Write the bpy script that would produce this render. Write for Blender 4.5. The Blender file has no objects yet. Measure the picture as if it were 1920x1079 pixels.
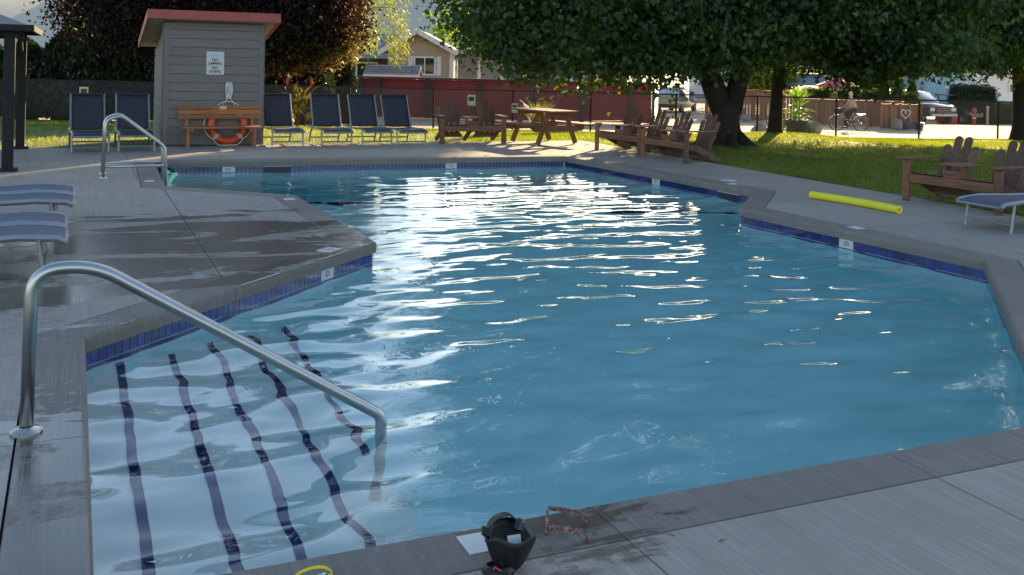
import bpy, bmesh, math, random
import numpy as np
from mathutils import Vector, Matrix
from mathutils.geometry import delaunay_2d_cdt

R = math.radians
sc = bpy.context.scene
col = sc.collection

# ------------------------------------------------------------------ camera, sky, sun, exposure
YAW = R(23.8)                    # the pool's long axis is +Y; the camera looks to the right of it
CA, SA = math.cos(YAW), math.sin(YAW)
cam = bpy.data.cameras.new('camera')
cam.sensor_width = 36
cam.lens = 1860 / 1920 * 36
cam.shift_y = -422.5 / 1920
cam.clip_start = 0.05
cam.clip_end = 5000
camo = bpy.data.objects.new('camera', cam)
col.objects.link(camo)
camo.matrix_world = Matrix.Translation((0, 0, 1.75)) @ Matrix.Rotation(-YAW, 4, 'Z') @ Matrix.Rotation(R(90), 4, 'X') @ Matrix.Rotation(R(1.2), 4, 'Z')
sc.camera = camo

SUN_EL, SUN_AZ = R(16.5), R(45)
world = bpy.data.worlds.new('World')
sc.world = world
world.use_nodes = True
wn = world.node_tree
sky = wn.nodes.new('ShaderNodeTexSky')
sky.sky_type = 'NISHITA'
sky.sun_disc = False
sky.sun_elevation = SUN_EL
sky.sun_rotation = SUN_AZ
sky.dust_density = 0.7
wn.links.new(sky.outputs[0], wn.nodes['Background'].inputs[0])
wn.nodes['Background'].inputs[1].default_value = 0.105
sun = bpy.data.lights.new('sun', 'SUN')
sun.energy = 5.0
sun.angle = R(0.5)
sun.color = (1.0, 0.75, 0.45)
suno = bpy.data.objects.new('sun', sun)
col.objects.link(suno)
sd = Vector((math.sin(SUN_AZ) * math.cos(SUN_EL), math.cos(SUN_AZ) * math.cos(SUN_EL), math.sin(SUN_EL)))
suno.rotation_euler = sd.to_track_quat('Z', 'Y').to_euler()
suno.location = sd * 60
vs = sc.view_settings
vs.view_transform = 'Standard'
vs.look = 'None'
vs.exposure = 1.76
vs.gamma = 1
vs.use_curve_mapping = False
cy = sc.cycles
cy.use_denoising = True
cy.sample_clamp_indirect = 4
cy.max_bounces = 10
cy.diffuse_bounces = 4
cy.transparent_max_bounces = 12

def cw(xc, yc):                  # site survey axes (x across, y away from the bather's spot) -> world
    return (CA * xc + SA * yc, -SA * xc + CA * yc)
def wc(x, y):
    return (CA * x - SA * y, SA * x + CA * y)
def C3(xc, yc, z):
    a, b = cw(xc, yc)
    return Vector((a, b, z))

# ------------------------------------------------------------------ object helpers
def link(o, parent=None):
    col.objects.link(o)
    if parent is not None:
        o.parent = parent
    return o
def tag(o, label, cat=None, group=None, kind=None):
    o['label'] = label
    if cat: o['category'] = cat
    if group: o['group'] = group
    if kind: o['kind'] = kind
    return o
def thing(name, label, cat, loc=(0, 0, 0), rz=0, group=None):
    o = bpy.data.objects.new(name, None)
    o.empty_display_size = 0.2
    link(o)
    o.location = loc
    o.rotation_euler = (0, 0, rz)
    return tag(o, label, cat, group)
def structure(o, label=None):
    o['kind'] = 'structure'
    if label: o['label'] = label
    return o
def dup(root, loc, rz, label):
    r = root.copy(); col.objects.link(r)
    r.location = loc; r.rotation_euler = (0, 0, rz); r['label'] = label
    for ch in list(root.children):
        c = ch.copy(); col.objects.link(c); c.parent = r
        for g in list(ch.children):
            d = g.copy(); col.objects.link(d); d.parent = c
    return r

class MB:
    """collects vertices and faces, then builds ONE mesh object"""
    def __init__(s): s.v = []; s.f = []
    def add(s, vs_, fs):
        b = len(s.v); s.v += [tuple(p) for p in vs_]; s.f += [tuple(b + i for i in f) for f in fs]; return s
    def box(s, c, d, rot=None, taper=1.0):
        hx, hy, hz = d[0] / 2, d[1] / 2, d[2] / 2
        P = []
        for sz in (-1, 1):
            k = taper if sz > 0 else 1
            for sx, sy in ((-1, -1), (1, -1), (1, 1), (-1, 1)):
                p = Vector((sx * hx * k, sy * hy * k, sz * hz))
                if rot is not None: p = rot @ p
                P.append(p + Vector(c))
        return s.add(P, [(0, 3, 2, 1), (4, 5, 6, 7), (0, 1, 5, 4), (1, 2, 6, 5), (2, 3, 7, 6), (3, 0, 4, 7)])
    def beam(s, a, b, w, h, up=(0, 0, 1)):
        a, b = Vector(a), Vector(b); t = (b - a).normalized(); up = Vector(up)
        sd_ = t.cross(up)
        if sd_.length < 1e-4: sd_ = t.cross(Vector((1, 0, 0)))
        sd_.normalize(); u = sd_.cross(t).normalized()
        P = []
        for e in (a, b):
            for i, j in ((-1, -1), (1, -1), (1, 1), (-1, 1)):
                P.append(e + sd_ * (i * w / 2) + u * (j * h / 2))
        return s.add(P, [(0, 3, 2, 1), (4, 5, 6, 7), (0, 1, 5, 4), (1, 2, 6, 5), (2, 3, 7, 6), (3, 0, 4, 7)])
    def tube(s, pts, r, n=8, caps=True, wob=None):
        pts = [Vector(p) for p in pts]; m = len(pts)
        rs = r if isinstance(r, (list, tuple)) else [r] * m
        P = []; prev = None
        for i, p in enumerate(pts):
            t = (pts[min(i + 1, m - 1)] - pts[max(i - 1, 0)]).normalized()
            if prev is None:
                a = t.cross(Vector((0, 0, 1)))
                if a.length < 1e-3: a = t.cross(Vector((0, 1, 0)))
            else:
                a = prev - t * prev.dot(t)
            a.normalize(); prev = a; b = t.cross(a)
            for k in range(n):
                w = 2 * math.pi * k / n
                rr = rs[i] * (wob(k / n, i) if wob else 1)
                P.append(p + a * (math.cos(w) * rr) + b * (math.sin(w) * rr))
        F = []
        for i in range(m - 1):
            for k in range(n):
                F.append((i * n + k, i * n + (k + 1) % n, (i + 1) * n + (k + 1) % n, (i + 1) * n + k))
        if caps:
            F.append(tuple(range(n - 1, -1, -1))); F.append(tuple((m - 1) * n + k for k in range(n)))
        return s.add(P, F)
    def ribbon(s, pts, w, th, wdir=(0, 0, 1), sub=4):
        p = [Vector(q) for q in pts]; q2 = []
        for i in range(len(p) - 1):                       # Catmull-Rom so the band bends smoothly
            a, b, c, d = p[max(i - 1, 0)], p[i], p[i + 1], p[min(i + 2, len(p) - 1)]
            for k in range(sub):
                t_ = k / sub; q2.append(0.5 * ((2 * b) + (c - a) * t_ + (2 * a - 5 * b + 4 * c - d) * t_ ** 2 + (3 * b - a - 3 * c + d) * t_ ** 3))
        q2.append(p[-1]); wd = Vector(wdir).normalized(); P = []; m = len(q2)
        for i, c in enumerate(q2):
            t_ = (q2[min(i + 1, m - 1)] - q2[max(i - 1, 0)]).normalized(); wv = wd - t_ * wd.dot(t_)
            wv = wv.normalized() if wv.length > 1e-3 else Vector((1, 0, 0)); n_ = t_.cross(wv)
            P += [c + wv * (w / 2) + n_ * (th / 2), c - wv * (w / 2) + n_ * (th / 2), c - wv * (w / 2) - n_ * (th / 2), c + wv * (w / 2) - n_ * (th / 2)]
        F = [(4 * i + j, 4 * i + (j + 1) % 4, 4 * i + 4 + (j + 1) % 4, 4 * i + 4 + j) for i in range(m - 1) for j in range(4)]
        return s.add(P, F + [(0, 1, 2, 3), (4 * m - 1, 4 * m - 2, 4 * m - 3, 4 * m - 4)])
    def lathe(s, prof, n=24, c=(0, 0, 0), M=None):
        P = []
        for r_, z in prof:
            for k in range(n):
                w = 2 * math.pi * k / n
                p = Vector((r_ * math.cos(w), r_ * math.sin(w), z))
                if M is not None: p = M @ p
                P.append(p + Vector(c))
        F = []
        for i in range(len(prof) - 1):
            for k in range(n):
                F.append((i * n + k, i * n + (k + 1) % n, (i + 1) * n + (k + 1) % n, (i + 1) * n + k))
        return s.add(P, F)
    def prism(s, poly, M, d):
        """2D outline (x,z) extruded by d along y in the frame of matrix M"""
        n = len(poly)
        P = [M @ Vector((x, -d / 2, z)) for x, z in poly] + [M @ Vector((x, d / 2, z)) for x, z in poly]
        F = [tuple(range(n)), tuple(range(2 * n - 1, n - 1, -1))] + [((i + 1) % n, i, n + i, n + (i + 1) % n) for i in range(n)]
        return s.add(P, F)
    def torus(s, c, R_, r_, M=None, n=32, k=10):
        P = []
        for i in range(n):
            a = 2 * math.pi * i / n
            for j in range(k):
                b = 2 * math.pi * j / k
                p = Vector(((R_ + r_ * math.cos(b)) * math.cos(a), (R_ + r_ * math.cos(b)) * math.sin(a), r_ * math.sin(b)))
                if M is not None: p = M @ p
                P.append(p + Vector(c))
        return s.add(P, [(i * k + j, ((i + 1) % n) * k + j, ((i + 1) % n) * k + (j + 1) % k, i * k + (j + 1) % k) for i in range(n) for j in range(k)])
    def build(s, name, mat, parent=None, smooth=False, bevel=0, fix=True):
        me = bpy.data.meshes.new(name)
        me.from_pydata(s.v, [], s.f); me.validate()
        if fix or bevel:
            bm = bmesh.new(); bm.from_mesh(me)
            bmesh.ops.recalc_face_normals(bm, faces=bm.faces)
            if bevel:
                es = [e for e in bm.edges if len(e.link_faces) == 2 and e.calc_face_angle(0) > 0.6]
                bmesh.ops.bevel(bm, geom=es, offset=bevel, segments=1, affect='EDGES')
            bm.to_mesh(me); bm.free()
        if smooth:
            me.polygons.foreach_set('use_smooth', [True] * len(me.polygons))
            if smooth == 'auto':
                try: me.set_sharp_from_angle(angle=R(40))
                except Exception: pass
        me.materials.append(mat)
        return link(bpy.data.objects.new(name, me), parent)

def fastmesh(name, V, k, mat, parent=None, smooth=False):
    """V (N*k,3) array of separate k-gons"""
    V = np.asarray(V, np.float32).reshape(-1, 3); nf = len(V) // k
    me = bpy.data.meshes.new(name)
    me.vertices.add(len(V)); me.vertices.foreach_set('co', V.ravel())
    me.loops.add(len(V)); me.loops.foreach_set('vertex_index', np.arange(len(V), dtype=np.int32))
    me.polygons.add(nf); me.polygons.foreach_set('loop_start', np.arange(0, len(V), k, dtype=np.int32))
    me.update(calc_edges=True)
    me.materials.append(mat)
    return link(bpy.data.objects.new(name, me), parent)

def grid_mesh(name, X, Y, Z, keep, mat, smooth=True, parent=None):
    n, m = X.shape
    idx = -np.ones(n * m, np.int64)
    q = np.argwhere(keep); i, j = q[:, 0], q[:, 1]
    F = np.stack([i * m + j, (i + 1) * m + j, (i + 1) * m + j + 1, i * m + j + 1], 1)
    used = np.unique(F); idx[used] = np.arange(len(used)); F = idx[F]
    V = np.stack([X.ravel(), Y.ravel(), Z.ravel()], 1)[used]
    me = bpy.data.meshes.new(name)
    me.vertices.add(len(V)); me.vertices.foreach_set('co', V.astype(np.float32).ravel())
    me.loops.add(F.size); me.loops.foreach_set('vertex_index', F.astype(np.int32).ravel())
    me.polygons.add(len(F)); me.polygons.foreach_set('loop_start', np.arange(0, F.size, 4, dtype=np.int32))
    if smooth: me.polygons.foreach_set('use_smooth', np.ones(len(F), bool))
    me.update(calc_edges=True)
    bm = bmesh.new(); bm.from_mesh(me); bmesh.ops.recalc_face_normals(bm, faces=bm.faces)
    if sum(f.normal.z for f in bm.faces) < 0: bmesh.ops.reverse_faces(bm, faces=bm.faces)
    bm.to_mesh(me); bm.free()
    me.materials.append(mat)
    return link(bpy.data.objects.new(name, me), parent)

# ------------------------------------------------------------------ materials
class NT:
    def __init__(s, name):
        s.m = bpy.data.materials.new(name); s.m.use_nodes = True
        s.t = s.m.node_tree; s.n = s.t.nodes; s.b = s.n['Principled BSDF']; s.out = s.n['Material Output']
    def node(s, typ, **kw):
        o = s.n.new(typ)
        for k, v in kw.items(): setattr(o, k, v)
        return o
    def link(s, a, b): s.t.links.new(a, b)
    def setv(s, sock, v):
        if hasattr(v, 'is_output') or isinstance(v, bpy.types.NodeSocket): s.link(v, sock)
        else: sock.default_value = v
    def math(s, op, a, b=None, c=None, clamp=False):
        o = s.node('ShaderNodeMath', operation=op); o.use_clamp = clamp
        s.setv(o.inputs[0], a)
        if b is not None: s.setv(o.inputs[1], b)
        if c is not None: s.setv(o.inputs[2], c)
        return o.outputs[0]
    def coord(s, kind='pos', scale=(1, 1, 1), rot=(0, 0, 0)):
        if kind == 'pos': src = s.node('ShaderNodeNewGeometry').outputs['Position']
        else: src = s.node('ShaderNodeTexCoord').outputs['Object']
        mp = s.node('ShaderNodeMapping'); mp.inputs['Scale'].default_value = scale; mp.inputs['Rotation'].default_value = rot
        s.link(src, mp.inputs['Vector']); return mp.outputs[0]
    def noise(s, vec, scale, detail=4, rough=0.55, dist=0):
        o = s.node('ShaderNodeTexNoise'); s.link(vec, o.inputs['Vector'])
        o.inputs['Scale'].default_value = scale; o.inputs['Detail'].default_value = detail; o.inputs['Roughness'].default_value = rough; o.inputs['Distortion'].default_value = dist
        return o.outputs['Fac']
    def ramp(s, fac, stops):
        o = s.node('ShaderNodeValToRGB'); s.link(fac, o.inputs[0]); e = o.color_ramp.elements
        while len(e) < len(stops): e.new(0.5)
        for el, (p, c) in zip(e, stops):
            el.position = p; el.color = tuple(c) + (1,) if len(c) == 3 else c
        return o.outputs[0]
    def remap(s, v, a, b, c=0, d=1):
        o = s.node('ShaderNodeMapRange'); s.setv(o.inputs[0], v)
        for i, q in zip((1, 2, 3, 4), (a, b, c, d)): s.setv(o.inputs[i], q)
        return o.outputs[0]
    def mix(s, fac, a, b, mode='MIX'):
        o = s.node('ShaderNodeMix', data_type='RGBA', blend_type=mode)
        s.setv(o.inputs['Factor'], fac)
        for k, v in (('A', a), ('B', b)):
            sk = [i for i in o.inputs if i.name == k and i.type == 'RGBA'][0]
            s.setv(sk, v if not isinstance(v, tuple) or len(v) == 4 else v + (1,))
        return [i for i in o.outputs if i.type == 'RGBA'][0]
    def bump(s, h, strength=0.3, dist=0.01):
        o = s.node('ShaderNodeBump'); o.inputs['Strength'].default_value = strength; o.inputs['Distance'].default_value = dist
        s.link(h, o.inputs['Height']); s.link(o.outputs[0], s.b.inputs['Normal']); return o

def simple(name, color, rough=0.6, metal=0, var=0.15, nscale=6, bump=0, bscale=40, objrand=0.0, coat=0, kind='obj', stretch=(1, 1, 1)):
    t = NT(name); v = t.coord(kind, stretch)
    n = t.noise(v, nscale, 5)
    lo = tuple(c * (1 - var) for c in color); hi = tuple(min(1, c * (1 + var)) for c in color)
    c = t.ramp(n, [(0.3, lo), (0.7, hi)])
    if objrand:
        rnd = t.node('ShaderNodeObjectInfo').outputs['Random']
        f = t.remap(rnd, 0, 1, 1 - objrand, 1 + objrand)
        hsv = t.node('ShaderNodeHueSaturation'); t.link(c, hsv.inputs['Color']); t.link(f, hsv.inputs['Value']); c = hsv.outputs[0]
    t.link(c, t.b.inputs['Base Color'])
    t.b.inputs['Roughness'].default_value = rough; t.b.inputs['Metallic'].default_value = metal
    t.link(t.remap(n, 0.2, 0.8, max(0.02, rough - 0.08), min(1, rough + 0.08)), t.b.inputs['Roughness'])
    if coat: t.b.inputs['Coat Weight'].default_value = coat
    if bump: t.bump(t.noise(v, bscale, 5), bump, 0.01)
    return t.m

def wood(name, dark, light, rough=0.65, axis=0, objrand=0.18, gscale=7):
    t = NT(name); sc_ = [1, 1, 1]; sc_ = [14, 14, 14]; sc_[axis] = 0.7
    v = t.coord('obj', tuple(sc_))
    rnd = t.node('ShaderNodeObjectInfo').outputs['Random']
    g = t.noise(v, gscale * 0.35, 7, 0.62, 0.4)
    c = t.ramp(g, [(0.28, dark), (0.55, light), (0.75, tuple(a * 0.8 for a in light))])
    big = t.noise(t.coord('obj'), 2.2, 3)
    c = t.mix(t.remap(big, 0.35, 0.7, 0, 0.45), c, tuple(a * 0.55 + 0.03 for a in dark))
    hsv = t.node('ShaderNodeHueSaturation'); t.link(c, hsv.inputs['Color']); t.link(t.remap(rnd, 0, 1, 1 - objrand, 1 + objrand), hsv.inputs['Value'])
    t.link(hsv.outputs[0], t.b.inputs['Base Color']); t.b.inputs['Roughness'].default_value = rough
    t.bump(g, 0.25, 0.004)
    return t.m

def leafmat(name, cols, trans=0.45, tcol=None, rough=0.45, spec=0.4):
    t = NT(name)
    rnd = t.node('ShaderNodeNewGeometry').outputs['Random Per Island']
    k = len(cols)
    c = t.ramp(rnd, [(i / max(1, k - 1), cc) for i, cc in enumerate(cols)])
    big = t.noise(t.coord('pos'), 0.7, 2)
    hsv = t.node('ShaderNodeHueSaturation'); t.link(c, hsv.inputs['Color']); t.link(t.remap(big, 0.3, 0.7, 0.75, 1.25), hsv.inputs['Value'])
    c = hsv.outputs[0]
    t.link(c, t.b.inputs['Base Color']); t.b.inputs['Roughness'].default_value = rough
    t.b.inputs['Specular IOR Level'].default_value = spec
    tr = t.node('ShaderNodeBsdfTranslucent')
    tc = t.mix(1.0, c, (tcol or (1.6, 1.9, 0.6)), 'MULTIPLY')
    t.link(tc, tr.inputs[0])
    mx = t.node('ShaderNodeMixShader'); mx.inputs[0].default_value = trans
    t.link(t.b.outputs[0], mx.inputs[1]); t.link(tr.outputs[0], mx.inputs[2]); t.link(mx.outputs[0], t.out.inputs[0])
    return t.m

def concrete(name, base, wet=True, broom=1.0):
    t = NT(name)
    p = t.coord('pos')
    n1 = t.noise(p, 0.8, 6, 0.6); n2 = t.noise(p, 9, 5, 0.65); n3 = t.noise(p, 170, 3, 0.6)
    br = t.noise(t.coord('pos', (95, 1.4, 20)), 1.0, 3, 0.7)
    br2 = t.noise(t.coord('pos', (26, 0.5, 8)), 1.0, 3, 0.6)
    c = t.ramp(n1, [(0.3, tuple(a * 0.80 for a in base)), (0.7, tuple(a * 1.12 for a in base))])
    c = t.mix(t.remap(n2, 0.35, 0.7, 0, 0.30), c, tuple(a * 0.62 for a in base))
    c = t.mix(t.remap(br, 0.38, 0.62, 0.0, 0.62 * broom), c, tuple(a * 0.55 for a in base))
    c = t.mix(t.remap(br2, 0.42, 0.66, 0.0, 0.42 * broom), c, tuple(a * 0.6 for a in base))
    c = t.mix(t.remap(n3, 0.55, 0.8, 0.0, 0.5), c, tuple(min(1, a * 1.35) for a in base))
    rnd = t.node('ShaderNodeObjectInfo').outputs['Random']
    hsv = t.node('ShaderNodeHueSaturation'); t.link(c, hsv.inputs['Color']); t.link(t.remap(rnd, 0, 1, 0.92, 1.07), hsv.inputs['Value'])
    c = hsv.outputs[0]
    rough = 0.82
    h = t.math('ADD', t.math('MULTIPLY', br, 0.8 * broom), t.math('MULTIPLY', n3, 0.35))
    if wet:
        # puddles and drips left by bathers: streaks that run across the slab, thickest near the steps
        wv = t.coord('pos', (0.55, 1.9, 1), (0, 0, R(24)))
        w1 = t.noise(wv, 0.95, 8, 0.62, 0.8)
        pos = t.node('ShaderNodeNewGeometry').outputs['Position']
        def blob(cx, cyy, r0, r1, amp):
            d = t.node('ShaderNodeVectorMath', operation='DISTANCE'); t.link(pos, d.inputs[0]); d.inputs[1].default_value = (cx, cyy, 0)
            return t.remap(d.outputs['Value'], r0, r1, amp, 0)
        g = t.math('MAXIMUM', blob(1.2, 9.6, 1.0, 3.3, 0.30), blob(-0.5, 8.2, 0.8, 2.6, 0.24))
        g = t.math('MAXIMUM', g, blob(-0.6, 4.3, 0.8, 2.6, 0.30))
        g = t.math('MAXIMUM', g, blob(1.6, 3.25, 0.25, 1.0, 0.19))
        g = t.math('MAXIMUM', g, blob(7.8, 10.2, 0.2, 1.0, 0.12))
        w = t.remap(t.math('ADD', w1, g), 0.70, 0.735, 0, 1)
        sp = t.noise(p, 11, 5, 0.6)
        w2 = t.remap(t.math('ADD', sp, t.math('MULTIPLY', g, 1.0)), 0.74, 0.78, 0, 0.8)
        w = t.math('MAXIMUM', w, w2)
        sx = t.node('ShaderNodeSeparateXYZ'); t.link(t.node('ShaderNodeNewGeometry').outputs['True Normal'], sx.inputs[0])
        w = t.math('MULTIPLY', w, t.remap(sx.outputs['Z'], 0.5, 0.8, 0, 1))
        c = t.mix(w, c, t.mix(1.0, c, (0.40, 0.38, 0.36), 'MULTIPLY'))
        t.link(t.remap(w, 0, 1, 0.80, 0.17), t.b.inputs['Roughness'])
        h = t.math('MULTIPLY', h, t.remap(w, 0, 1, 1, 0.25))
    else:
        t.b.inputs['Roughness'].default_value = rough
    t.link(c, t.b.inputs['Base Color'])
    t.bump(h, 0.75, 0.008)
    return t.m

M = {}
M['deck'] = concrete('deck_concrete', (0.40, 0.345, 0.29))
M['coping'] = concrete('coping_concrete', (0.25, 0.213, 0.18))
M['bed'] = simple('joint_bed', (0.03, 0.03, 0.03), 0.9)
M['plaster'] = simple('pool_plaster', (0.74, 0.93, 0.92), 0.7, var=0.06, nscale=1.5, kind='pos')
M['step_plaster'] = simple('step_plaster', (0.84, 0.84, 0.79), 0.7, var=0.05, nscale=2, kind='pos')
M['tile'] = simple('blue_tile', (0.005, 0.014, 0.125), 0.12, var=0.4, nscale=3, objrand=0.35, coat=0.5, kind='pos')
M['step_tile'] = simple('navy_tile', (0.0, 0.034, 0.125), 0.2, var=0.3, nscale=5, objrand=0.3)
M['step_tile'].node_tree.nodes['Principled BSDF'].inputs['Specular IOR Level'].default_value = 0.03
M['grout'] = simple('grout', (0.50, 0.52, 0.58), 0.8)
M['steel'] = simple('brushed_steel', (0.46, 0.455, 0.445), 0.34, metal=1, var=0.05, nscale=3, stretch=(1, 1, 1))
M['white'] = simple('white_plate', (0.58, 0.57, 0.54), 0.5, var=0.06)
M['ink'] = simple('black_ink', (0.02, 0.02, 0.025), 0.5)
M['redink'] = simple('red_ink', (0.5, 0.04, 0.03), 0.5)
M['blueink'] = simple('blue_ink', (0.30, 0.50, 0.75), 0.5)
M['shed'] = simple('grey_siding', (0.178, 0.158, 0.143), 0.7, var=0.12, nscale=3, objrand=0.06, bump=0.1, bscale=60, stretch=(1, 1, 6))
M['trim'] = simple('grey_trim', (0.17, 0.15, 0.136), 0.65, var=0.1)
M['redtrim'] = simple('red_fascia', (0.34, 0.062, 0.055), 0.55, var=0.15)
M['soffit'] = simple('soffit', (0.30, 0.29, 0.26), 0.7)
M['roofing'] = simple('grey_roofing', (0.16, 0.16, 0.17), 0.85, var=0.25, nscale=14)
M['cedar'] = wood('cedar_bench', (0.17, 0.055, 0.018), (0.40, 0.155, 0.05))
M['adir'] = wood('stained_wood', (0.045, 0.022, 0.014), (0.165, 0.072, 0.043), axis=2, objrand=0.3)
M['adirx'] = wood('stained_wood_rail', (0.07, 0.028, 0.014), (0.25, 0.102, 0.05), axis=0, objrand=0.25)
M['picnic'] = wood('picnic_wood', (0.07, 0.026, 0.012), (0.22, 0.092, 0.034), axis=1, objrand=0.2)
M['sling'] = simple('navy_sling', (0.028, 0.030, 0.046), 0.75, var=0.2, nscale=8, bump=0.25, bscale=260)
M['slinggrey'] = simple('grey_blue_sling', (0.082, 0.09, 0.122), 0.7, var=0.15, nscale=8, bump=0.25, bscale=260)
M['alu'] = simple('silver_frame', (0.27, 0.275, 0.285), 0.42, metal=0.6, var=0.08)
M['black'] = simple('black_metal', (0.008, 0.007, 0.008), 0.8, var=0.2)
M['wire'] = simple('fence_wire', (0.10, 0.092, 0.085), 0.35, metal=0.5, var=0.2)
M['orange'] = simple('life_ring', (0.62, 0.075, 0.02), 0.5, var=0.15)
M['rope'] = simple('white_rope', (0.72, 0.70, 0.66), 0.8)
M['silver'] = simple('silver_tape', (0.45, 0.45, 0.46), 0.35, var=0.1)
M['yellow'] = simple('yellow_foam', (0.78, 0.68, 0.03), 0.6, var=0.06, nscale=4, bump=0.2, bscale=120)
M['green_foam'] = simple('green_foam', (0.20, 0.55, 0.36), 0.6, var=0.1)
M['rubber'] = simple('black_rubber', (0.006, 0.006, 0.006), 0.5, var=0.2, nscale=20)
M['lens'] = simple('lens', (0.03, 0.05, 0.06), 0.08, coat=1)
M['bark'] = simple('bark', (0.020, 0.014, 0.011), 0.9, var=0.5, nscale=8, bump=0.9, bscale=9, stretch=(3, 3, 0.6))
M['dirt'] = simple('gravel_road', (0.56, 0.42, 0.27), 0.9, var=0.22, nscale=0.5, bump=0.4, bscale=25, kind='pos')
M['lawn'] = simple('lawn_soil', (0.085, 0.105, 0.03), 0.9, var=0.3, nscale=2.5, bump=0.5, bscale=30, kind='pos')
M['grass'] = leafmat('grass_blades', [(0.055, 0.10, 0.018), (0.08, 0.135, 0.022), (0.11, 0.155, 0.032), (0.20, 0.18, 0.075)], 0.5, (2.6, 2.3, 0.35))
M['maple'] = leafmat('maple_leaves', [(0.016, 0.038, 0.015), (0.026, 0.060, 0.020), (0.040, 0.082, 0.024), (0.060, 0.098, 0.030)], 0.36, (3.4, 3.1, 0.5))
M['purple'] = leafmat('purple_leaves', [(0.012, 0.008, 0.011), (0.018, 0.009, 0.012), (0.014, 0.009, 0.012), (0.028, 0.013, 0.011), (0.038, 0.034, 0.010), (0.013, 0.008, 0.012)], 0.30, (2.6, 1.6, 0.5), 0.6, 0.2)
M['bronze'] = leafmat('backlit_tint_leaves', [(0.05, 0.028, 0.012), (0.10, 0.085, 0.018), (0.08, 0.095, 0.018), (0.13, 0.10, 0.03), (0.035, 0.018, 0.012)], 0.45, (2.4, 1.9, 0.5), 0.5, 0.3)  # brighter tint for low purple-maple leaves, sun backlight painted into the colour
M['willow'] = leafmat('feathery_leaves', [(0.10, 0.16, 0.025), (0.16, 0.20, 0.035), (0.20, 0.19, 0.05)], 0.5, (1.7, 1.6, 0.5))
M['brightleaf'] = leafmat('bright_leaves', [(0.07, 0.13, 0.02), (0.11, 0.18, 0.02), (0.15, 0.20, 0.03)], 0.5, (1.9, 1.9, 0.4))
M['cedar_green'] = leafmat('cedar_foliage', [(0.012, 0.026, 0.012), (0.018, 0.036, 0.014), (0.028, 0.045, 0.016)], 0.15)
M['hedge_green'] = leafmat('hedge_foliage', [(0.035, 0.055, 0.018), (0.05, 0.075, 0.02), (0.09, 0.09, 0.03)], 0.3)
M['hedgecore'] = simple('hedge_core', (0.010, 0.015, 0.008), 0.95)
M['redpanel'] = simple('red_corrugated', (0.27, 0.042, 0.046), 0.5, var=0.12, nscale=1.5, objrand=0.12)
M['wallpost'] = simple('dark_post', (0.04, 0.038, 0.036), 0.7, var=0.2)
M['cream'] = simple('cream_siding', (0.44, 0.355, 0.24), 0.75, var=0.05, nscale=1)
M['whitepaint'] = simple('white_paint', (0.72, 0.70, 0.66), 0.55, var=0.05)
M['glass'] = simple('window_glass', (0.03, 0.035, 0.035), 0.06, var=0.2, coat=1)
M['screen'] = simple('screen_blind', (0.26, 0.25, 0.21), 0.6, var=0.1)
M['shingle'] = simple('shingle', (0.26, 0.255, 0.26), 0.85, var=0.3, nscale=5, stretch=(1, 1, 4))
M['shingle_brown'] = simple('brown_shingle', (0.25, 0.17, 0.12), 0.85, var=0.25, nscale=5)
M['fencewood'] = wood('fence_wood', (0.20, 0.085, 0.04), (0.36, 0.165, 0.085), axis=2, objrand=0.22)
M['carsilver'] = simple('silver_car_paint', (0.50, 0.50, 0.49), 0.3, metal=0.5, var=0.03, coat=1)
M['carblack'] = simple('black_car_paint', (0.03, 0.03, 0.034), 0.22, var=0.1, coat=1)
M['tyre'] = simple('tyre', (0.02, 0.02, 0.02), 0.85)
M['rim'] = simple('alloy_rim', (0.45, 0.45, 0.46), 0.3, metal=0.9)
M['tail'] = simple('tail_light', (0.45, 0.02, 0.02), 0.2, coat=1)
M['lamp'] = simple('headlight', (0.75, 0.74, 0.70), 0.1, coat=1)
M['stone'] = simple('boulder', (0.27, 0.245, 0.21), 0.85, var=0.3, nscale=3, bump=0.6, bscale=8)
M['potdark'] = simple('dark_pot', (0.04, 0.038, 0.04), 0.6)
M['potblue'] = simple('blue_pot', (0.02, 0.035, 0.16), 0.3)
M['skin'] = simple('skin', (0.55, 0.32, 0.24), 0.55, var=0.06)
M['hair'] = simple('blond_hair', (0.55, 0.40, 0.22), 0.6)
M['darkcloth'] = simple('dark_cloth', (0.015, 0.016, 0.025), 0.85)
M['umbrella'] = simple('red_canvas', (0.50, 0.05, 0.08), 0.75)
M['greyroof'] = simple('grey_metal_roof', (0.13, 0.135, 0.15), 0.55)
M['rvwhite'] = simple('trailer_white', (0.70, 0.70, 0.70), 0.4, var=0.04)
M['rvblue'] = simple('pale_blue_wall', (0.28, 0.42, 0.48), 0.6, var=0.06)
M['brownwall'] = simple('brown_wall', (0.10, 0.06, 0.045), 0.7)
M['hydrant'] = simple('red_paint', (0.50, 0.04, 0.03), 0.5)
M['hill'] = simple('haze_tinted_hillside', (0.44, 0.40, 0.31), 0.95, var=0.14, nscale=0.012, kind='pos')  # distance haze is put into the pale base colour of the hills
M['paper'] = simple('notice_paper', (0.55, 0.52, 0.36), 0.7, var=0.2)
M['canna'] = leafmat('canna_leaves', [(0.05, 0.085, 0.02), (0.08, 0.11, 0.025), (0.11, 0.075, 0.03), (0.05, 0.08, 0.02)], 0.4, (1.6, 1.5, 0.5))
M['bananaleaf'] = leafmat('broad_leaves', [(0.08, 0.17, 0.02), (0.11, 0.21, 0.025), (0.15, 0.23, 0.03)], 0.5, (1.7, 1.7, 0.4))

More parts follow.
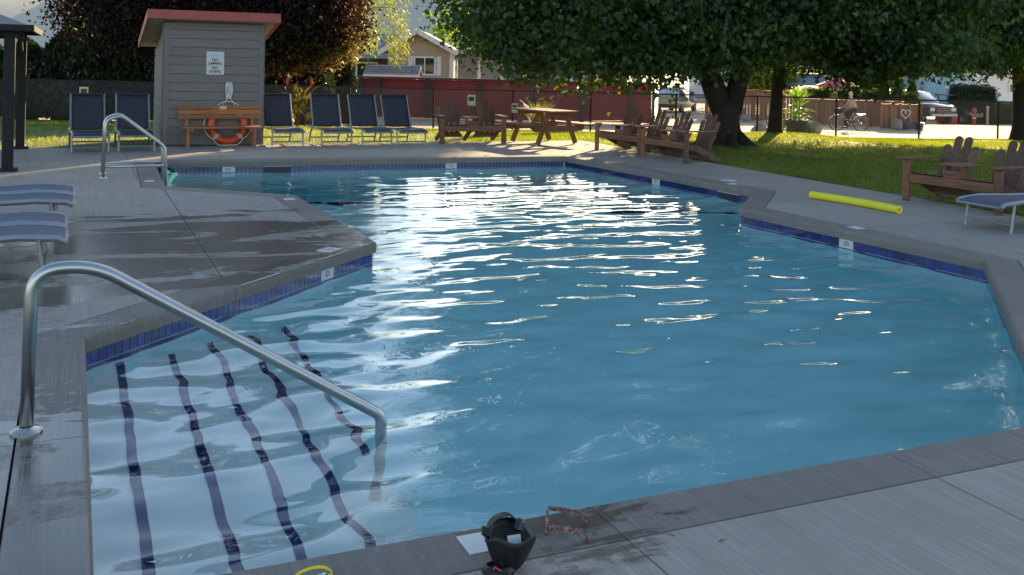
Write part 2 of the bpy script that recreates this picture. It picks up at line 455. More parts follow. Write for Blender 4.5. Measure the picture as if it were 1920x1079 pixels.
# water: refracting surface with faint absorption in its body
t = NT('pool_water')
t.b.inputs['Base Color'].default_value = (1, 1, 1, 1)
t.b.inputs['Roughness'].default_value = 0.0
t.b.inputs['IOR'].default_value = 1.333
t.b.inputs['Transmission Weight'].default_value = 1.0
va = t.node('ShaderNodeVolumeAbsorption'); va.inputs['Color'].default_value = (0.05, 0.69, 0.74, 1); va.inputs['Density'].default_value = 0.22
t.link(va.outputs[0], t.out.inputs['Volume'])
M['water'] = t.m

# ------------------------------------------------------------------ ground, lawn, hills
rng = np.random.default_rng(7)
WL = -0.203
DX0, DX1, DY0, DY1 = -12.0, 10.62, -6.0, 20.05           # deck rectangle
TREES = [(4.68, 21.6), (7.0, 26.3), (14.2, 27.9)]
def fence_y(xc): return 31.9 - 0.062 * xc
def ground_h(xc, yc):
    return np.interp(yc, [-200, 19, 24, 31, 35, 42, 52, 57, 72, 3000], [-0.02, -0.02, -0.10, -0.42, -0.62, -0.98, -1.02, -1.36, -1.62, -1.7])
def lawn_h(xc, yc):
    h = ground_h(xc, yc)
    for (a, b), am, s in zip(TREES, (0.10, 0.20, 0.12), (1.3, 1.7, 1.6)):
        h = h + am * np.exp(-((xc - a) ** 2 + (yc - b) ** 2) / (2 * s * s))
    return h + 0.012 * np.sin(xc * 1.3 + yc * 0.4) * np.clip((yc - 20) / 4, 0, 1) + 0.01

def spaced(*seg):
    return np.unique(np.concatenate([np.linspace(a, b, n) for a, b, n in seg]))
gx = spaced((-2500, -100, 8), (-100, -40, 7), (-40, 40, 81), (40, 100, 7), (100, 2500, 8))
gy = spaced((-800, -60, 5), (-60, -10, 6), (-10, 80, 91), (80, 200, 9), (200, 3000, 8))
GX, GY = np.meshgrid(gx, gy, indexing='ij')
def in_deck(xc, yc, m):
    X = CA * xc + SA * yc; Y = -SA * xc + CA * yc
    return (X > DX0 + m) & (X < DX1 - m) & (Y > DY0 + m) & (Y < DY1 - m)
def keepmask(GX, GY, m):
    i = in_deck(GX, GY, m)
    return ~(i[:-1, :-1] | i[1:, :-1] | i[:-1, 1:] | i[1:, 1:])
WX, WY = CA * GX + SA * GY, -SA * GX + CA * GY
o = grid_mesh('ground', WX, WY, ground_h(GX, GY) - 0.035, keepmask(GX, GY, 0.0) | keepmask(GX, GY, 1.3), M['dirt'])
structure(o, 'pale packed gravel ground and campground road beyond the fence')
lx = np.linspace(-24, 22, 185); lt = np.linspace(0, 1, 130)
LX, LT = np.meshgrid(lx, lt, indexing='ij')
LY = -8 + (fence_y(LX) - 0.05 + 8) * LT
o = grid_mesh('lawn', CA * LX + SA * LY, -SA * LX + CA * LY, lawn_h(LX, LY), keepmask(LX, LY, 0.55), M['lawn'])
structure(o, 'mown lawn between the pool deck and the fence')
# grass blades
def blades(n, x0, x1, y0, y1, h=0.045):
    x = rng.uniform(x0, x1, n); y = rng.uniform(y0, y1, n)
    ok = (~in_deck(x, y, -0.015)) & (y < fence_y(x))
    worn = np.sin(x * 1.9 + 1.3 * np.sin(y * 1.1)) + np.sin(y * 2.3 + 1.7 * np.sin(x * 0.8)) + 0.6 * np.sin(x * 5.1 + y * 3.7)
    ok &= (worn > -1.5) | (rng.random(n) < 0.35)
    x, y = x[ok], y[ok]; n = len(x)
    z = lawn_h(x, y); a = rng.uniform(0, 2 * np.pi, n); w = rng.uniform(0.006, 0.013, n); hh = h * rng.uniform(0.6, 1.4, n)
    X, Y = CA * x + SA * y, -SA * x + CA * y
    lean = rng.normal(0, 0.022, (n, 2))
    V = np.empty((n, 3, 3))
    V[:, 0] = np.stack([X - np.cos(a) * w, Y - np.sin(a) * w, z - 0.01], 1)
    V[:, 1] = np.stack([X + np.cos(a) * w, Y + np.sin(a) * w, z - 0.01], 1)
    V[:, 2] = np.stack([X + lean[:, 0], Y + lean[:, 1], z + hh], 1)
    return V.reshape(-1, 3)
V = np.concatenate([blades(150000, 2.2, 15, 11, 20), blades(130000, -1, 17, 20, 32), blades(70000, -18, 0, 18, 34)])
o = fastmesh('grass', V, 3, M['grass'])
tag(o, 'short green grass of the lawn around the pool deck', 'grass', kind='stuff')
# distant hills
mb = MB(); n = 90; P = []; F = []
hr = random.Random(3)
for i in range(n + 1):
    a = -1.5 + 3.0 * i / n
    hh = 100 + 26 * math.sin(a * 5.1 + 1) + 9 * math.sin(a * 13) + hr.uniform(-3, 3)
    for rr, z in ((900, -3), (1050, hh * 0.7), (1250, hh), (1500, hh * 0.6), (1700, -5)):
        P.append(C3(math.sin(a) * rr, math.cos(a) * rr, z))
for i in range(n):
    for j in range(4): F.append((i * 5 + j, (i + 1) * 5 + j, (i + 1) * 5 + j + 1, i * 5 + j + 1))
o = mb.add(P, F).build('hills', M['hill'], smooth=True); structure(o, 'dry hillside closing the valley, its colour paled to show haze')

# ------------------------------------------------------------------ pool basin
POOL = [(0.06, 3.43), (0.06, 6.66), (2.65, 9.22), (2.58, 12.66), (1.11, 14.0), (1.20, 17.22), (8.50, 16.72), (8.88, 11.46), (7.63, 10.13), (7.82, 6.66), (4.58, 3.43)]
NP = len(POOL)
def edge(i):
    a, b = Vector(POOL[i % NP]), Vector(POOL[(i + 1) % NP]); d = (b - a); L = d.length; d.normalize()
    return a, b, d, Vector((-d.y, d.x)), L         # outward normal on the left (outline runs clockwise)
def mitre(i):
    n1, n2 = edge(i - 1)[3], edge(i)[3]; m = (n1 + n2).normalized(); return m / m.dot(n1)
def offset_poly(o_): return [Vector(POOL[i]) + mitre(i) * o_ for i in range(NP)]
STEPX = [0.34, 0.69, 1.00, 1.32, 1.64]
STEPZ = [WL - 0.20, WL - 0.38, WL - 0.56, WL - 0.74, WL - 0.92]
def floor_z(x, y):
    brk = 14.5 - 0.47 * (x - 3.5)
    s = y - brk
    return -1.30 if s < 0 else max(-2.9, -1.30 - 0.75 * s)
basin = bpy.data.objects.new('pool_basin', None); link(basin); structure(basin, 'pale blue plastered pool basin with entry steps in the near corner')
mb = MB()
for i in range(NP):
    a, b, d, nn, L = edge(i)
    mb.add([(a.x, a.y, -0.06), (b.x, b.y, -0.06), (b.x, b.y, -3.1), (a.x, a.y, -3.1)], [(0, 1, 2, 3)])
    ao, bo = a + mitre(i) * 0.2, b + mitre(i + 1 - NP if i + 1 >= NP else i + 1) * 0.2
    mb.add([(ao.x, ao.y, -0.16), (bo.x, bo.y, -0.16), (bo.x, bo.y, -3.1), (ao.x, ao.y, -3.1)], [(3, 2, 1, 0)])
mb.build('wall', M['plaster'], basin, fix=False)
fx = np.linspace(-0.3, 9.2, 60); fy = np.linspace(3.2, 17.5, 90)
FX, FY = np.meshgrid(fx, fy, indexing='ij'); FZ = np.vectorize(floor_z)(FX, FY)
grid_mesh('floor', FX, FY, FZ, np.ones((59, 89), bool), M['plaster'], parent=basin)
# dark line across the floor where it starts to drop
mb = MB()
for k in range(34):
    x0 = 2.7 + k * 0.185; x1 = x0 + 0.175
    y0, y1 = 14.5 - 0.47 * (x0 - 3.5), 14.5 - 0.47 * (x1 - 3.5)
    mb.add([(x0, y0 - 0.22, -1.294), (x1, y1 - 0.22, -1.294), (x1, y1 - 0.02, -1.294), (x0, y0 - 0.02, -1.294)], [(0, 1, 2, 3)])
mb.build('floor_line', M['step_tile'], basin, fix=False)
# entry steps
tile_me = None
for k, (x, z) in enumerate(zip(STEPX, STEPZ)):
    yend = 6.66 + (x - 0.06) / (2.65 - 0.06) * (9.22 - 6.66)
    mb = MB()
    xs = 0.0 if k == 0 else STEPX[k - 1] - 0.01
    y2a = 6.66 + max(0, xs - 0.06) / 2.59 * 2.56 + 0.04
    mb.add([(xs, 3.38, z), (x, 3.38, z), (x, yend + 0.04, z), (xs, y2a, z), (x, 3.38, -1.35), (x, yend + 0.04, -1.35)], [(0, 1, 2, 3), (1, 4, 5, 2)])
    st = mb.build('step', M['step_plaster'], basin, fix=False)
    if tile_me is None:
        tile_me = MB().box((0, 0, 0), (0.048, 0.097, 0.008)).build('step_tile', M['step_tile'], st)
        first = tile_me
    y = 3.49 if k < 4 else 5.73; j = 0
    while y < yend - 0.03:
        if k == 0 and j == 0: tl = first
        else:
            tl = first.copy(); col.objects.link(tl); tl.parent = st
        tl.location = (x - 0.031, y, z + 0.002)
        y += 0.102; j += 1
# waterline tiles
TW, TH_ = 0.068, 0.097
tm = MB().box((0, 0, 0), (TW - 0.005, 0.010, TH_ - 0.005)).build('tile', M['tile'], basin)
tfirst = True
rest = MB(); count = 0
SIGNS = {1: [2.82], 8: [1.75], 6: [2.9], 5: [1.2, 5.1]}     # white depth / no-diving tiles by distance along the edge
for i in range(NP):
    a, b, d, nn, L = edge(i)
    k = int(L / TW); off = (L - k * TW) / 2
    ang = math.atan2(d.y, d.x)
    for j in range(k):
        s = off + (j + 0.5) * TW
        if any(abs(s - q) < 0.11 for q in SIGNS.get(i, [])): rows = (1,)
        else: rows = (0, 1)
        for r_ in rows:
            p = a + d * s - nn * 0.003
            z = -0.100 - TH_ * (r_ + 0.5)
            solo = (i in (1, 8)) or (i == 9 and s < 3.1)
            if solo and count < 296:
                if tfirst: o = tm; tfirst = False
                else: o = tm.copy(); col.objects.link(o); o.parent = basin
                o.location = (p.x, p.y, z); o.rotation_euler = (0, 0, ang); count += 1
            else:
                rest.box((p.x, p.y, z), (TW - 0.005, 0.010, TH_ - 0.005), Matrix.Rotation(ang, 3, 'Z'))
o = rest.build('tile_band', M['tile'], basin, fix=False); o['kind'] = 'stuff'
mb = MB()
for i in range(NP):        # grout bed behind the tiles
    a, b, d, nn, L = edge(i); p, q = a - nn * 0.0035, b - nn * 0.0035
    mb.add([(p.x, p.y, -0.07), (q.x, q.y, -0.07), (q.x, q.y, -0.297), (p.x, p.y, -0.297)], [(0, 1, 2, 3)])
mb.build('grout_band', M['grout'], basin, fix=False)
# ------------------------------------------------------------------ water body with real ripples
wx0, wx1, wy0, wy1, st_ = -0.06, 9.0, 3.31, 17.34, 0.03
ux = np.arange(wx0, wx1, st_); uy = np.arange(wy0, wy1, st_)
UX, UY = np.meshgrid(ux, uy, indexing='ij')
H = np.zeros_like(UX)
wr = np.random.default_rng(21)
fetch = 1.15 - 0.58 * np.clip((UY - 6) / 8, 0, 1)
main = R(96)                                  # ripple travel direction, roughly towards the bather
for k in range(96):
    lam = 0.12 * (1.0 / 0.12) ** wr.random()
    th = main + wr.normal(0, 0.50)
    kk = 2 * np.pi / lam
    amp = 0.0165 * lam ** 0.85 / kk ** 0.25 / 5.2
    if lam < 0.3: amp = amp * np.clip((UY - 3) / 7, 0.6, 1.1)
    ph = kk * (np.cos(th) * UX + np.sin(th) * UY) + wr.uniform(0, 6.28)
    ph = ph + 0.9 * np.sin(0.9 * UX + 0.7 * UY + k) + 0.5 * np.sin(1.7 * UY - 1.1 * UX + 2 * k)
    env = 0.75 + 0.45 * np.sin(0.55 * UX * np.cos(k) + 0.6 * UY * np.sin(k * 1.7) + k * 2.1)
    H += amp * env * np.sin(ph)
H *= fetch
def inside(X, Y, poly):
    c = np.zeros(X.shape, bool); n = len(poly)
    for i in range(n):
        (x1, y1), (x2, y2) = poly[i], poly[(i + 1) % n]
        hit = ((y1 > Y) != (y2 > Y)) & (X < (x2 - x1) * (Y - y1) / (y2 - y1 + 1e-12) + x1)
        c ^= hit
    return c
cxm, cym = (UX[:-1, :-1] + UX[1:, 1:]) / 2, (UY[:-1, :-1] + UY[1:, 1:]) / 2
keep = inside(cxm, cym, [tuple(p) for p in offset_poly(0.07)])
o = grid_mesh('water', UX, UY, WL + H, keep, M['water'])
bm = bmesh.new(); bm.from_mesh(o.data)
be = [e for e in bm.edges if e.is_boundary]
ret = bmesh.ops.extrude_edge_only(bm, edges=be)
low = [v for v in ret['geom'] if isinstance(v, bmesh.types.BMVert)]
for v in low: v.co.z = -3.4
bmesh.ops.holes_fill(bm, edges=[e for e in bm.edges if e.is_boundary], sides=0)
bmesh.ops.recalc_face_normals(bm, faces=bm.faces)
for f in bm.faces: f.smooth = abs(f.normal.z) > 0.6
bm.to_mesh(o.data); bm.free()
structure(o, 'clear blue rippled swimming pool water')

# ------------------------------------------------------------------ deck slabs and coping
deck = bpy.data.objects.new('pool_deck', None); link(deck); structure(deck, 'broom-finished grey concrete pool deck cut into slabs')
CO = 0.268
outer = [(DX0, DY0), (DX1, DY0), (DX1, DY1), (DX0, DY1)]
hole = [tuple(p) for p in offset_poly(CO + 0.004)]
pts = []; edges_ = []
def addpoly(pl):
    b = len(pts); pts.extend(Vector(p) for p in pl)
    edges_.extend((b + i, b + (i + 1) % len(pl)) for i in range(len(pl)))
addpoly(outer); addpoly(hole)
def addline(a, b):
    i = len(pts); pts.extend((Vector(a), Vector(b))); edges_.append((i, i + 1))
for x in (-2.7, -1.15, 0.37, 1.90, 3.43, 4.96): addline((x, DY0), (x, 3.30))
addline((DX0, 0.2), (DX1, 0.2)); addline((DX0, 3.162), (DX1, 3.162))
addline((DX0, 4.92), (-0.1, 4.92)); addline((DX0, 6.40), (-0.1, 6.40))
addline((-0.208, 3.1), (-0.208, 6.9))
addline((1.10, 7.4), (1.10, 13.9)); addline((DX0, 13.95), (1.2, 13.95))
addline((-2.7, 6.4), (-2.7, DY1)); addline((DX0, 10.2), (1.1, 10.2)); addline((0.84, 13.95), (0.84, 17.6))
addline((DX0, 17.49), (8.7, 17.49)); 
for x in (2.4, 4.9, 7.3, 9.4): addline((x, 17.2), (x, DY1))
addline((0.84, 17.4), (0.84, DY1))
for y in (13.4, 15.4, 17.4): addline((8.6, y), (DX1, y))
for y in (10.44, 8.5, 6.55, 4.6): addline((7.6, y), (DX1, y))
res = delaunay_2d_cdt(pts, edges_, [], 0, 1e-5)
cv, ce, cf = res[0], res[1], res[2]
# constraint edges = those lying on any input segment
segs = [(pts[a], pts[b]) for a, b in edges_]
def on_seg(p, q):
    m = (p + q) / 2
    for a, b in segs:
        d = b - a; L2 = d.length_squared
        t_ = (m - a).dot(d) / L2
        if -1e-6 < t_ < 1 + 1e-6 and (a + d * t_ - m).length < 2e-4 and abs((q - p).normalized().cross(d.normalized())) < 1e-2: return True
    return False
holeV = [Vector(h) for h in hole]
tri = []
for f in cf:
    c = sum((cv[i] for i in f), Vector((0, 0))) / len(f)
    if inside(np.array([c.x]), np.array([c.y]), hole)[0]: continue
    if not (DX0 < c.x < DX1 and DY0 < c.y < DY1): continue
    tri.append(tuple(f))
emap = {}
for ti, f in enumerate(tri):
    for k in range(len(f)):
        e = tuple(sorted((f[k], f[(k + 1) % len(f)]))); emap.setdefault(e, []).append(ti)
hard = {e for e, ts in emap.items() if len(ts) == 1 or on_seg(cv[e[0]], cv[e[1]])}
grp = [-1] * len(tri); ng = 0
for s0 in range(len(tri)):
    if grp[s0] >= 0: continue
    stack = [s0]; grp[s0] = ng
    while stack:
        q = stack.pop(); f = tri[q]
        for k in range(len(f)):
            e = tuple(sorted((f[k], f[(k + 1) % len(f)])))
            if e in hard: continue
            for u in emap[e]:
                if grp[u] < 0: grp[u] = ng; stack.append(u)
    ng += 1
GAP = 0.0045
for g in range(ng):
    T = [tri[i] for i in range(len(tri)) if grp[i] == g]
    area = 0
    bm = bmesh.new(); vm = {}
    for f in T:
        for i in f:
            if i not in vm: vm[i] = bm.verts.new((cv[i].x, cv[i].y, 0.0))
        try: bm.faces.new([vm[i] for i in f])
        except ValueError: pass
    bmesh.ops.recalc_face_normals(bm, faces=bm.faces)
    for f in bm.faces:
        area += f.calc_area()
        if f.normal.z < 0: f.normal_flip()
    if area < 0.01: bm.free(); continue
    mv = {}
    for v in bm.verts:
        b = [e for e in v.link_edges if e.is_boundary]
        if len(b) != 2: continue
        ns = []
        for e in b:
            fc = e.link_faces[0]; ev = (e.verts[1].co - e.verts[0].co).normalized()
            n_ = Vector((0, 0, 1)).cross(ev)
            if n_.dot(fc.calc_center_median() - e.verts[0].co) < 0: n_ = -n_
            ns.append(n_)
        m = ns[0] + ns[1]
        if m.length < 0.2: continue
        m.normalize(); mv[v] = m * (GAP / max(0.35, m.dot(ns[0])))
    for v, d in mv.items(): v.co += d
    be = [e for e in bm.edges if e.is_boundary]
    r1 = bmesh.ops.extrude_edge_only(bm, edges=be)
    for v in r1['geom']:
        if isinstance(v, bmesh.types.BMVert): v.co.z = -0.14
    bmesh.ops.recalc_face_normals(bm, faces=bm.faces)
    bmesh.ops.dissolve_limit(bm, angle_limit=0.01, verts=bm.verts, edges=bm.edges)
    me = bpy.data.meshes.new('slab'); bm.to_mesh(me); bm.free(); me.materials.append(M['deck'])
    link(bpy.data.objects.new('slab', me), deck)
me = bpy.data.meshes.new('joint_bed'); me.from_pydata([(p.x, p.y, -0.05) for p in cv], [], tri); me.materials.append(M['bed'])
link(bpy.data.objects.new('joint_bed', me), deck)
# coping pieces
PROF = [(-0.030, -0.100), (-0.034, -0.030), (-0.030, -0.012), (-0.020, -0.002), (-0.006, 0.001), (CO - 0.006, 0.001), (CO - 0.002, -0.003), (CO - 0.002, -0.14), (0.03, -0.14), (0.02, -0.101)]
SPLIT = {0: [1.49], 1: [1.50], 10: [1.15, 2.68], 6: [2.6], 5: [2.4, 4.9], 8: [1.7], 9: [2.2], 2: [1.7], 4: [1.6]}
for i in range(NP):
    a, b, d, nn, L = edge(i)
    cuts = [0] + SPLIT.get(i, []) + [L]
    for s0, s1 in zip(cuts[:-1], cuts[1:]):
        ends = []
        for s, isend, vi in ((s0, s0 == 0, i), (s1, s1 == L, (i + 1) % NP)):
            mv_ = mitre(vi) if isend else nn
            sh = d * (0.003 if s == s0 else -0.003)
            base = (Vector(POOL[vi]) if isend else a + d * s) + sh
            ends.append([(base.x + mv_.x * o_, base.y + mv_.y * o_, z) for o_, z in PROF])
        n = len(PROF)
        mb = MB().add(ends[0] + ends[1], [tuple(range(n)), tuple(range(2 * n - 1, n - 1, -1))] + [((k + 1) % n, k, n + k, n + (k + 1) % n) for k in range(n)])
        mb.build('coping_slab', M['coping'], deck)

# ------------------------------------------------------------------ foliage helpers
MAPLE_LEAF = np.array([(0, 0, 0.02), (-0.52, 0.36, -0.08), (-0.20, 0.52, 0.03), (0, 1.05, -0.12), (0.20, 0.52, 0.03), (0.52, 0.36, -0.08)])
OVAL_LEAF = np.array([(0, 0, 0), (-0.25, 0.4, -0.05), (0, 1.0, -0.12), (0.25, 0.4, -0.05)])
NARROW_LEAF = np.array([(0, 0, 0), (-0.10, 0.45, 0), (0, 1.1, -0.1), (0.10, 0.45, 0)])
SPRAY = np.array([(0, 0, 0), (-0.22, 0.5, 0), (0, 1.0, 0), (0.22, 0.5, 0)])
def leaf_array(centres, shape, size, r, up=0.55, droop=0.5, outward=None):
    n = len(centres)
    nrm = r.normal(0, 1, (n, 3)); nrm /= np.linalg.norm(nrm, axis=1)[:, None]
    nrm[:, 2] = nrm[:, 2] * 0.8 + up
    if outward is not None: nrm += outward * 0.5
    nrm /= np.linalg.norm(nrm, axis=1)[:, None]
    t_ = r.normal(0, 1, (n, 3)); t_[:, 2] -= droop
    t_ -= nrm * np.sum(t_ * nrm, 1)[:, None]; t_ /= np.linalg.norm(t_, axis=1)[:, None]
    s_ = np.cross(nrm, t_)
    sz = size * r.uniform(0.65, 1.3, n)
    V = centres[:, None, :] + sz[:, None, None] * (s_[:, None, :] * shape[None, :, 0:1] + t_[:, None, :] * shape[None, :, 1:2] + nrm[:, None, :] * shape[None, :, 2:3])
    return V.reshape(-1, 3)
def crown_points(lobes, n, r, clump=0.42, per=42, shell=0.55, floor=None, cut=None):
    """leaf positions gathered in clumps inside ellipsoid lobes (cx,cy,cz,rx,ry,rz,weight) given in survey axes"""
    w = np.array([l[6] for l in lobes]); w = w / w.sum(); out = []
    nc = n // per
    which = r.choice(len(lobes), nc, p=w)
    d = r.normal(0, 1, (nc, 3)); d /= np.linalg.norm(d, axis=1)[:, None]
    rad = r.uniform(shell ** 3, 1, nc) ** (1 / 3)
    L = np.array([l[:6] for l in lobes])[which]
    c = L[:, :3] + d * L[:, 3:6] * rad[:, None]
    if floor is not None: c[:, 2] = np.maximum(c[:, 2], floor + np.abs(r.normal(0, 0.3, nc)))
    if cut is not None: c = c[cut(c)]
    nc = len(c)
    p = np.repeat(c, per, 0) + r.normal(0, 1, (nc * per, 3)) * np.array([clump, clump, clump * 0.55]) * np.repeat(r.uniform(0.6, 1.3, nc), per)[:, None]
    X = CA * p[:, 0] + SA * p[:, 1]; Y = -SA * p[:, 0] + CA * p[:, 1]
    return np.stack([X, Y, p[:, 2]], 1), c
def bark_wob(seed):
    rr = random.Random(seed); t_ = [rr.uniform(0.9, 1.1) for _ in range(64)]
    return lambda f, i: t_[int(f * 13 + i * 5) % 64]

def limbs_to(mb, start, clumps, r, n, r0, sag=0.4):
    idx = r.choice(len(clumps), min(n, len(clumps)), replace=False)
    for i in idx:
        e = C3(*clumps[i]); s = Vector(start)
        m = s.lerp(e, 0.5) + Vector((r.normal(0, 0.25), r.normal(0, 0.25), sag))
        q = s.lerp(m, 0.5) + Vector((0, 0, sag * 0.5))
        mb.tube([s, q, m, m.lerp(e, 0.6), e], [r0, r0 * 0.75, r0 * 0.5, r0 * 0.3, r0 * 0.12], 6)

# ------------------------------------------------------------------ trees
r1 = np.random.default_rng(101)
# big maple with forked trunk
bx, by = TREES[0]
tree = thing('maple_tree', 'large maple with a thick dark trunk forking in a V behind the wooden chairs', 'tree', C3(bx, by, -0.05), group='green maples on the lawn')
def Tloc(o):           # keep world-space meshes when parented to an Empty placed at the base
    o.matrix_parent_inverse = Matrix.Translation(-o.parent.location); return o
mb = MB()
B = lambda x, z, y=by: C3(x, y, z)
mb.tube([B(bx - 0.02, -0.25), B(bx - 0.02, -0.02), B(bx - 0.02, 0.18), B(bx, 0.55), B(bx, 0.85), B(bx - 0.02, 1.02)], [0.72, 0.50, 0.40, 0.33, 0.33, 0.26], 16, wob=bark_wob(1))
for k in range(7):
    a = k * 0.9 + 0.3
    mb.tube([B(bx + 0.25 * math.cos(a), 0.25, by + 0.25 * math.sin(a)), B(bx + 0.55 * math.cos(a), 0.04, by + 0.55 * math.sin(a)), B(bx + 0.95 * math.cos(a), -0.12, by + 0.95 * math.sin(a))], [0.16, 0.12, 0.04], 7)
Tloc(mb.build('trunk', M['bark'], tree, smooth=True))
mb = MB()
mb.tube([B(bx - 0.08, 0.75), B(bx - 0.24, 1.2), B(bx - 0.50, 1.85), B(bx - 0.72, 2.7), B(bx - 0.9, 4.2), B(bx - 1.2, 6.5)], [0.24, 0.25, 0.22, 0.2, 0.15, 0.06], 12, wob=bark_wob(2))
mb.tube([B(bx + 0.14, 0.75), B(bx + 0.20, 1.2), B(bx + 0.36, 1.9), B(bx + 0.50, 2.8), B(bx + 0.7, 4.3), B(bx + 1.0, 6.8)], [0.2, 0.21, 0.19, 0.18, 0.13, 0.05], 12, wob=bark_wob(3))
lobes = [(4.2, 22.4, 8.2, 6.2, 4.9, 5.2, 3.4), (0.9, 22.6, 5.0, 3.2, 3.6, 3.2, 1.4), (0.2, 21.6, 3.0, 1.5, 2.0, 1.4, 0.45),
         (1.6, 20.8, 2.75, 2.0, 1.5, 1.40, 0.8), (3.2, 20.2, 3.0, 2.3, 1.6, 1.40, 0.9), (5.6, 20.3, 3.65, 2.4, 1.5, 1.35, 0.9), (7.8, 21.4, 3.2, 2.4, 2.0, 1.6, 0.8),
         (9.2, 22.6, 5.6, 3.0, 2.8, 2.8, 1.2)]
lobes += [(-0.2 + 0.62 * k + 0.2 * math.sin(k * 3.3), 20.6 + 1.1 * math.sin(k * 2.1), 2.12 + 0.26 * math.sin(k * 4.7) + (0.45 if 6 < k < 12 else 0), 0.42, 0.4, 0.36, 0.045) for k in range(16)]
pts_, cl = crown_points(lobes, 165000, r1, 0.36, 42, 0.35)
limbs_to(mb, B(bx - 0.62, 2.7), cl, r1, 34, 0.10); limbs_to(mb, B(bx + 0.45, 2.9), cl, r1, 34, 0.10)
Tloc(mb.build('limbs', M['bark'], tree, smooth=True))
Tloc(fastmesh('crown', leaf_array(pts_, MAPLE_LEAF, 0.128, r1), 6, M['maple'], tree))
# second, slimmer maple
bx, by = TREES[1]
tree = thing('maple_tree', 'slim maple with one straight dark trunk beside the large potted plant', 'tree', C3(bx, by, -0.1), group='green maples on the lawn')
mb = MB(); B = lambda x, z, y=by: C3(x, y, z)
mb.tube([B(bx, -0.3), B(bx, -0.05), B(bx + 0.0, 0.15), B(bx + 0.02, 0.7), B(bx + 0.05, 1.3), B(bx + 0.08, 1.9), B(bx + 0.05, 3.2), B(bx, 6.5)], [0.42, 0.26, 0.2, 0.165, 0.15, 0.15, 0.12, 0.04], 12, wob=bark_wob(5))
mb.tube([B(bx + 0.10, 1.22), B(bx + 0.22, 1.30), B(bx + 0.2, 1.4)], [0.1, 0.09, 0.04], 8)
Tloc(mb.build('trunk', M['bark'], tree, smooth=True))
lobes = [(8.2, 26.0, 7.6, 4.4, 3.8, 5.2, 2.4), (8.4, 24.2, 3.1, 2.6, 1.6, 1.35, 0.9), (10.2, 25.4, 3.2, 2.4, 2.0, 1.45, 0.8), (8.6, 29.2, 2.9, 2.8, 1.2, 1.0, 0.55), (5.8, 25.0, 3.4, 2.0, 1.8, 1.5, 0.5)]
lobes += [(6.4 + 0.7 * k, 24.0 + 0.8 * math.sin(k * 2.7), 2.38 + 0.25 * math.sin(k * 4.1), 0.45, 0.4, 0.36, 0.05) for k in range(9)]
pts_, cl = crown_points(lobes, 92000, r1, 0.36, 42, 0.35)
mb = MB(); limbs_to(mb, B(bx + 0.06, 2.4), cl, r1, 34, 0.07); Tloc(mb.build('limbs', M['bark'], tree, smooth=True))
Tloc(fastmesh('crown', leaf_array(pts_, MAPLE_LEAF, 0.13, r1), 6, M['maple'], tree))
# third maple at the right border
bx, by = TREES[2]
tree = thing('maple_tree', 'maple at the right border whose dark trunk is cut by the picture edge', 'tree', C3(bx, by, -0.1), group='green maples on the lawn')
mb = MB(); B = lambda x, z, y=by: C3(x, y, z)
mb.tube([B(bx + 0.12, -0.35), B(bx + 0.12, -0.1), B(bx + 0.12, 0.2), B(bx + 0.1, 1.0), B(bx + 0.05, 2.0), B(bx, 3.5), B(bx, 7)], [0.5, 0.3, 0.22, 0.18, 0.17, 0.14, 0.05], 12, wob=bark_wob(8))
Tloc(mb.build('trunk', M['bark'], tree, smooth=True))
lobes = [(14.2, 27.2, 7.6, 5.0, 4.2, 5.3, 2.6), (12.6, 25.6, 3.2, 2.4, 1.7, 1.45, 0.8), (14.6, 25.0, 3.1, 2.2, 1.8, 1.45, 0.8), (13.0, 29.6, 2.9, 3.0, 1.2, 1.0, 0.55), (17.5, 26.5, 4.2, 3.0, 3, 2.6, 0.8)]
lobes += [(11.0 + 0.7 * k, 25.2 + 0.7 * math.sin(k * 2.3), 2.35 + 0.25 * math.sin(k * 3.7), 0.45, 0.4, 0.36, 0.05) for k in range(8)]
pts_, cl = crown_points(lobes, 98000, r1, 0.36, 42, 0.35)
mb = MB(); limbs_to(mb, B(bx + 0.05, 2.4), cl, r1, 34, 0.08); Tloc(mb.build('limbs', M['bark'], tree, smooth=True))
Tloc(fastmesh('crown', leaf_array(pts_, MAPLE_LEAF, 0.13, r1), 6, M['maple'], tree))
# purple maple behind the shed
bx, by = -10.2, 35.5
tree = thing('purple_maple_tree', 'broad purple-leaved maple rising behind the grey shed', 'tree', C3(bx, by, -0.6))
mb = MB(); B = lambda x, z, y=by: C3(x, y, z)
mb.tube([B(bx, -0.8), B(bx, 0.2), B(bx + 0.1, 1.6), B(bx, 3.5), B(bx, 7)], [0.4, 0.3, 0.26, 0.2, 0.06], 12, wob=bark_wob(9))
Tloc(mb.build('trunk', M['bark'], tree, smooth=True))
lobes = [(-10.2, 35.5, 6.4, 5.4, 4.6, 4.6, 2.4), (-13.6, 34.6, 3.7, 2.5, 2.2, 1.9, 0.8), (-11.2, 33.4, 3.2, 3.2, 2.0, 1.7, 0.9), (-7.6, 33.2, 2.9, 2.4, 2.0, 1.6, 0.9), (-6.4, 33.8, 4.0, 1.5, 1.8, 2.0, 0.55), (-8.0, 32.4, 2.3, 1.3, 1.2, 0.9, 0.3)]
pts_, cl = crown_points(lobes, 120000, r1, 0.38, 42, 0.35)
mb = MB(); limbs_to(mb, B(bx, 2.6), cl, r1, 40, 0.09); Tloc(mb.build('limbs', M['bark'], tree, smooth=True))
Tloc(fastmesh('crown', leaf_array(pts_, MAPLE_LEAF, 0.128, r1), 6, M['purple'], tree))
pts_, cl = crown_points([(-7.6, 32.5, 2.0, 1.5, 0.9, 0.75, 1.0), (-9.2, 32.6, 2.3, 0.9, 0.8, 0.5, 0.4), (-6.0, 32.8, 2.2, 0.8, 0.8, 0.7, 0.5)], 6500, r1, 0.26, 26, 0.2)
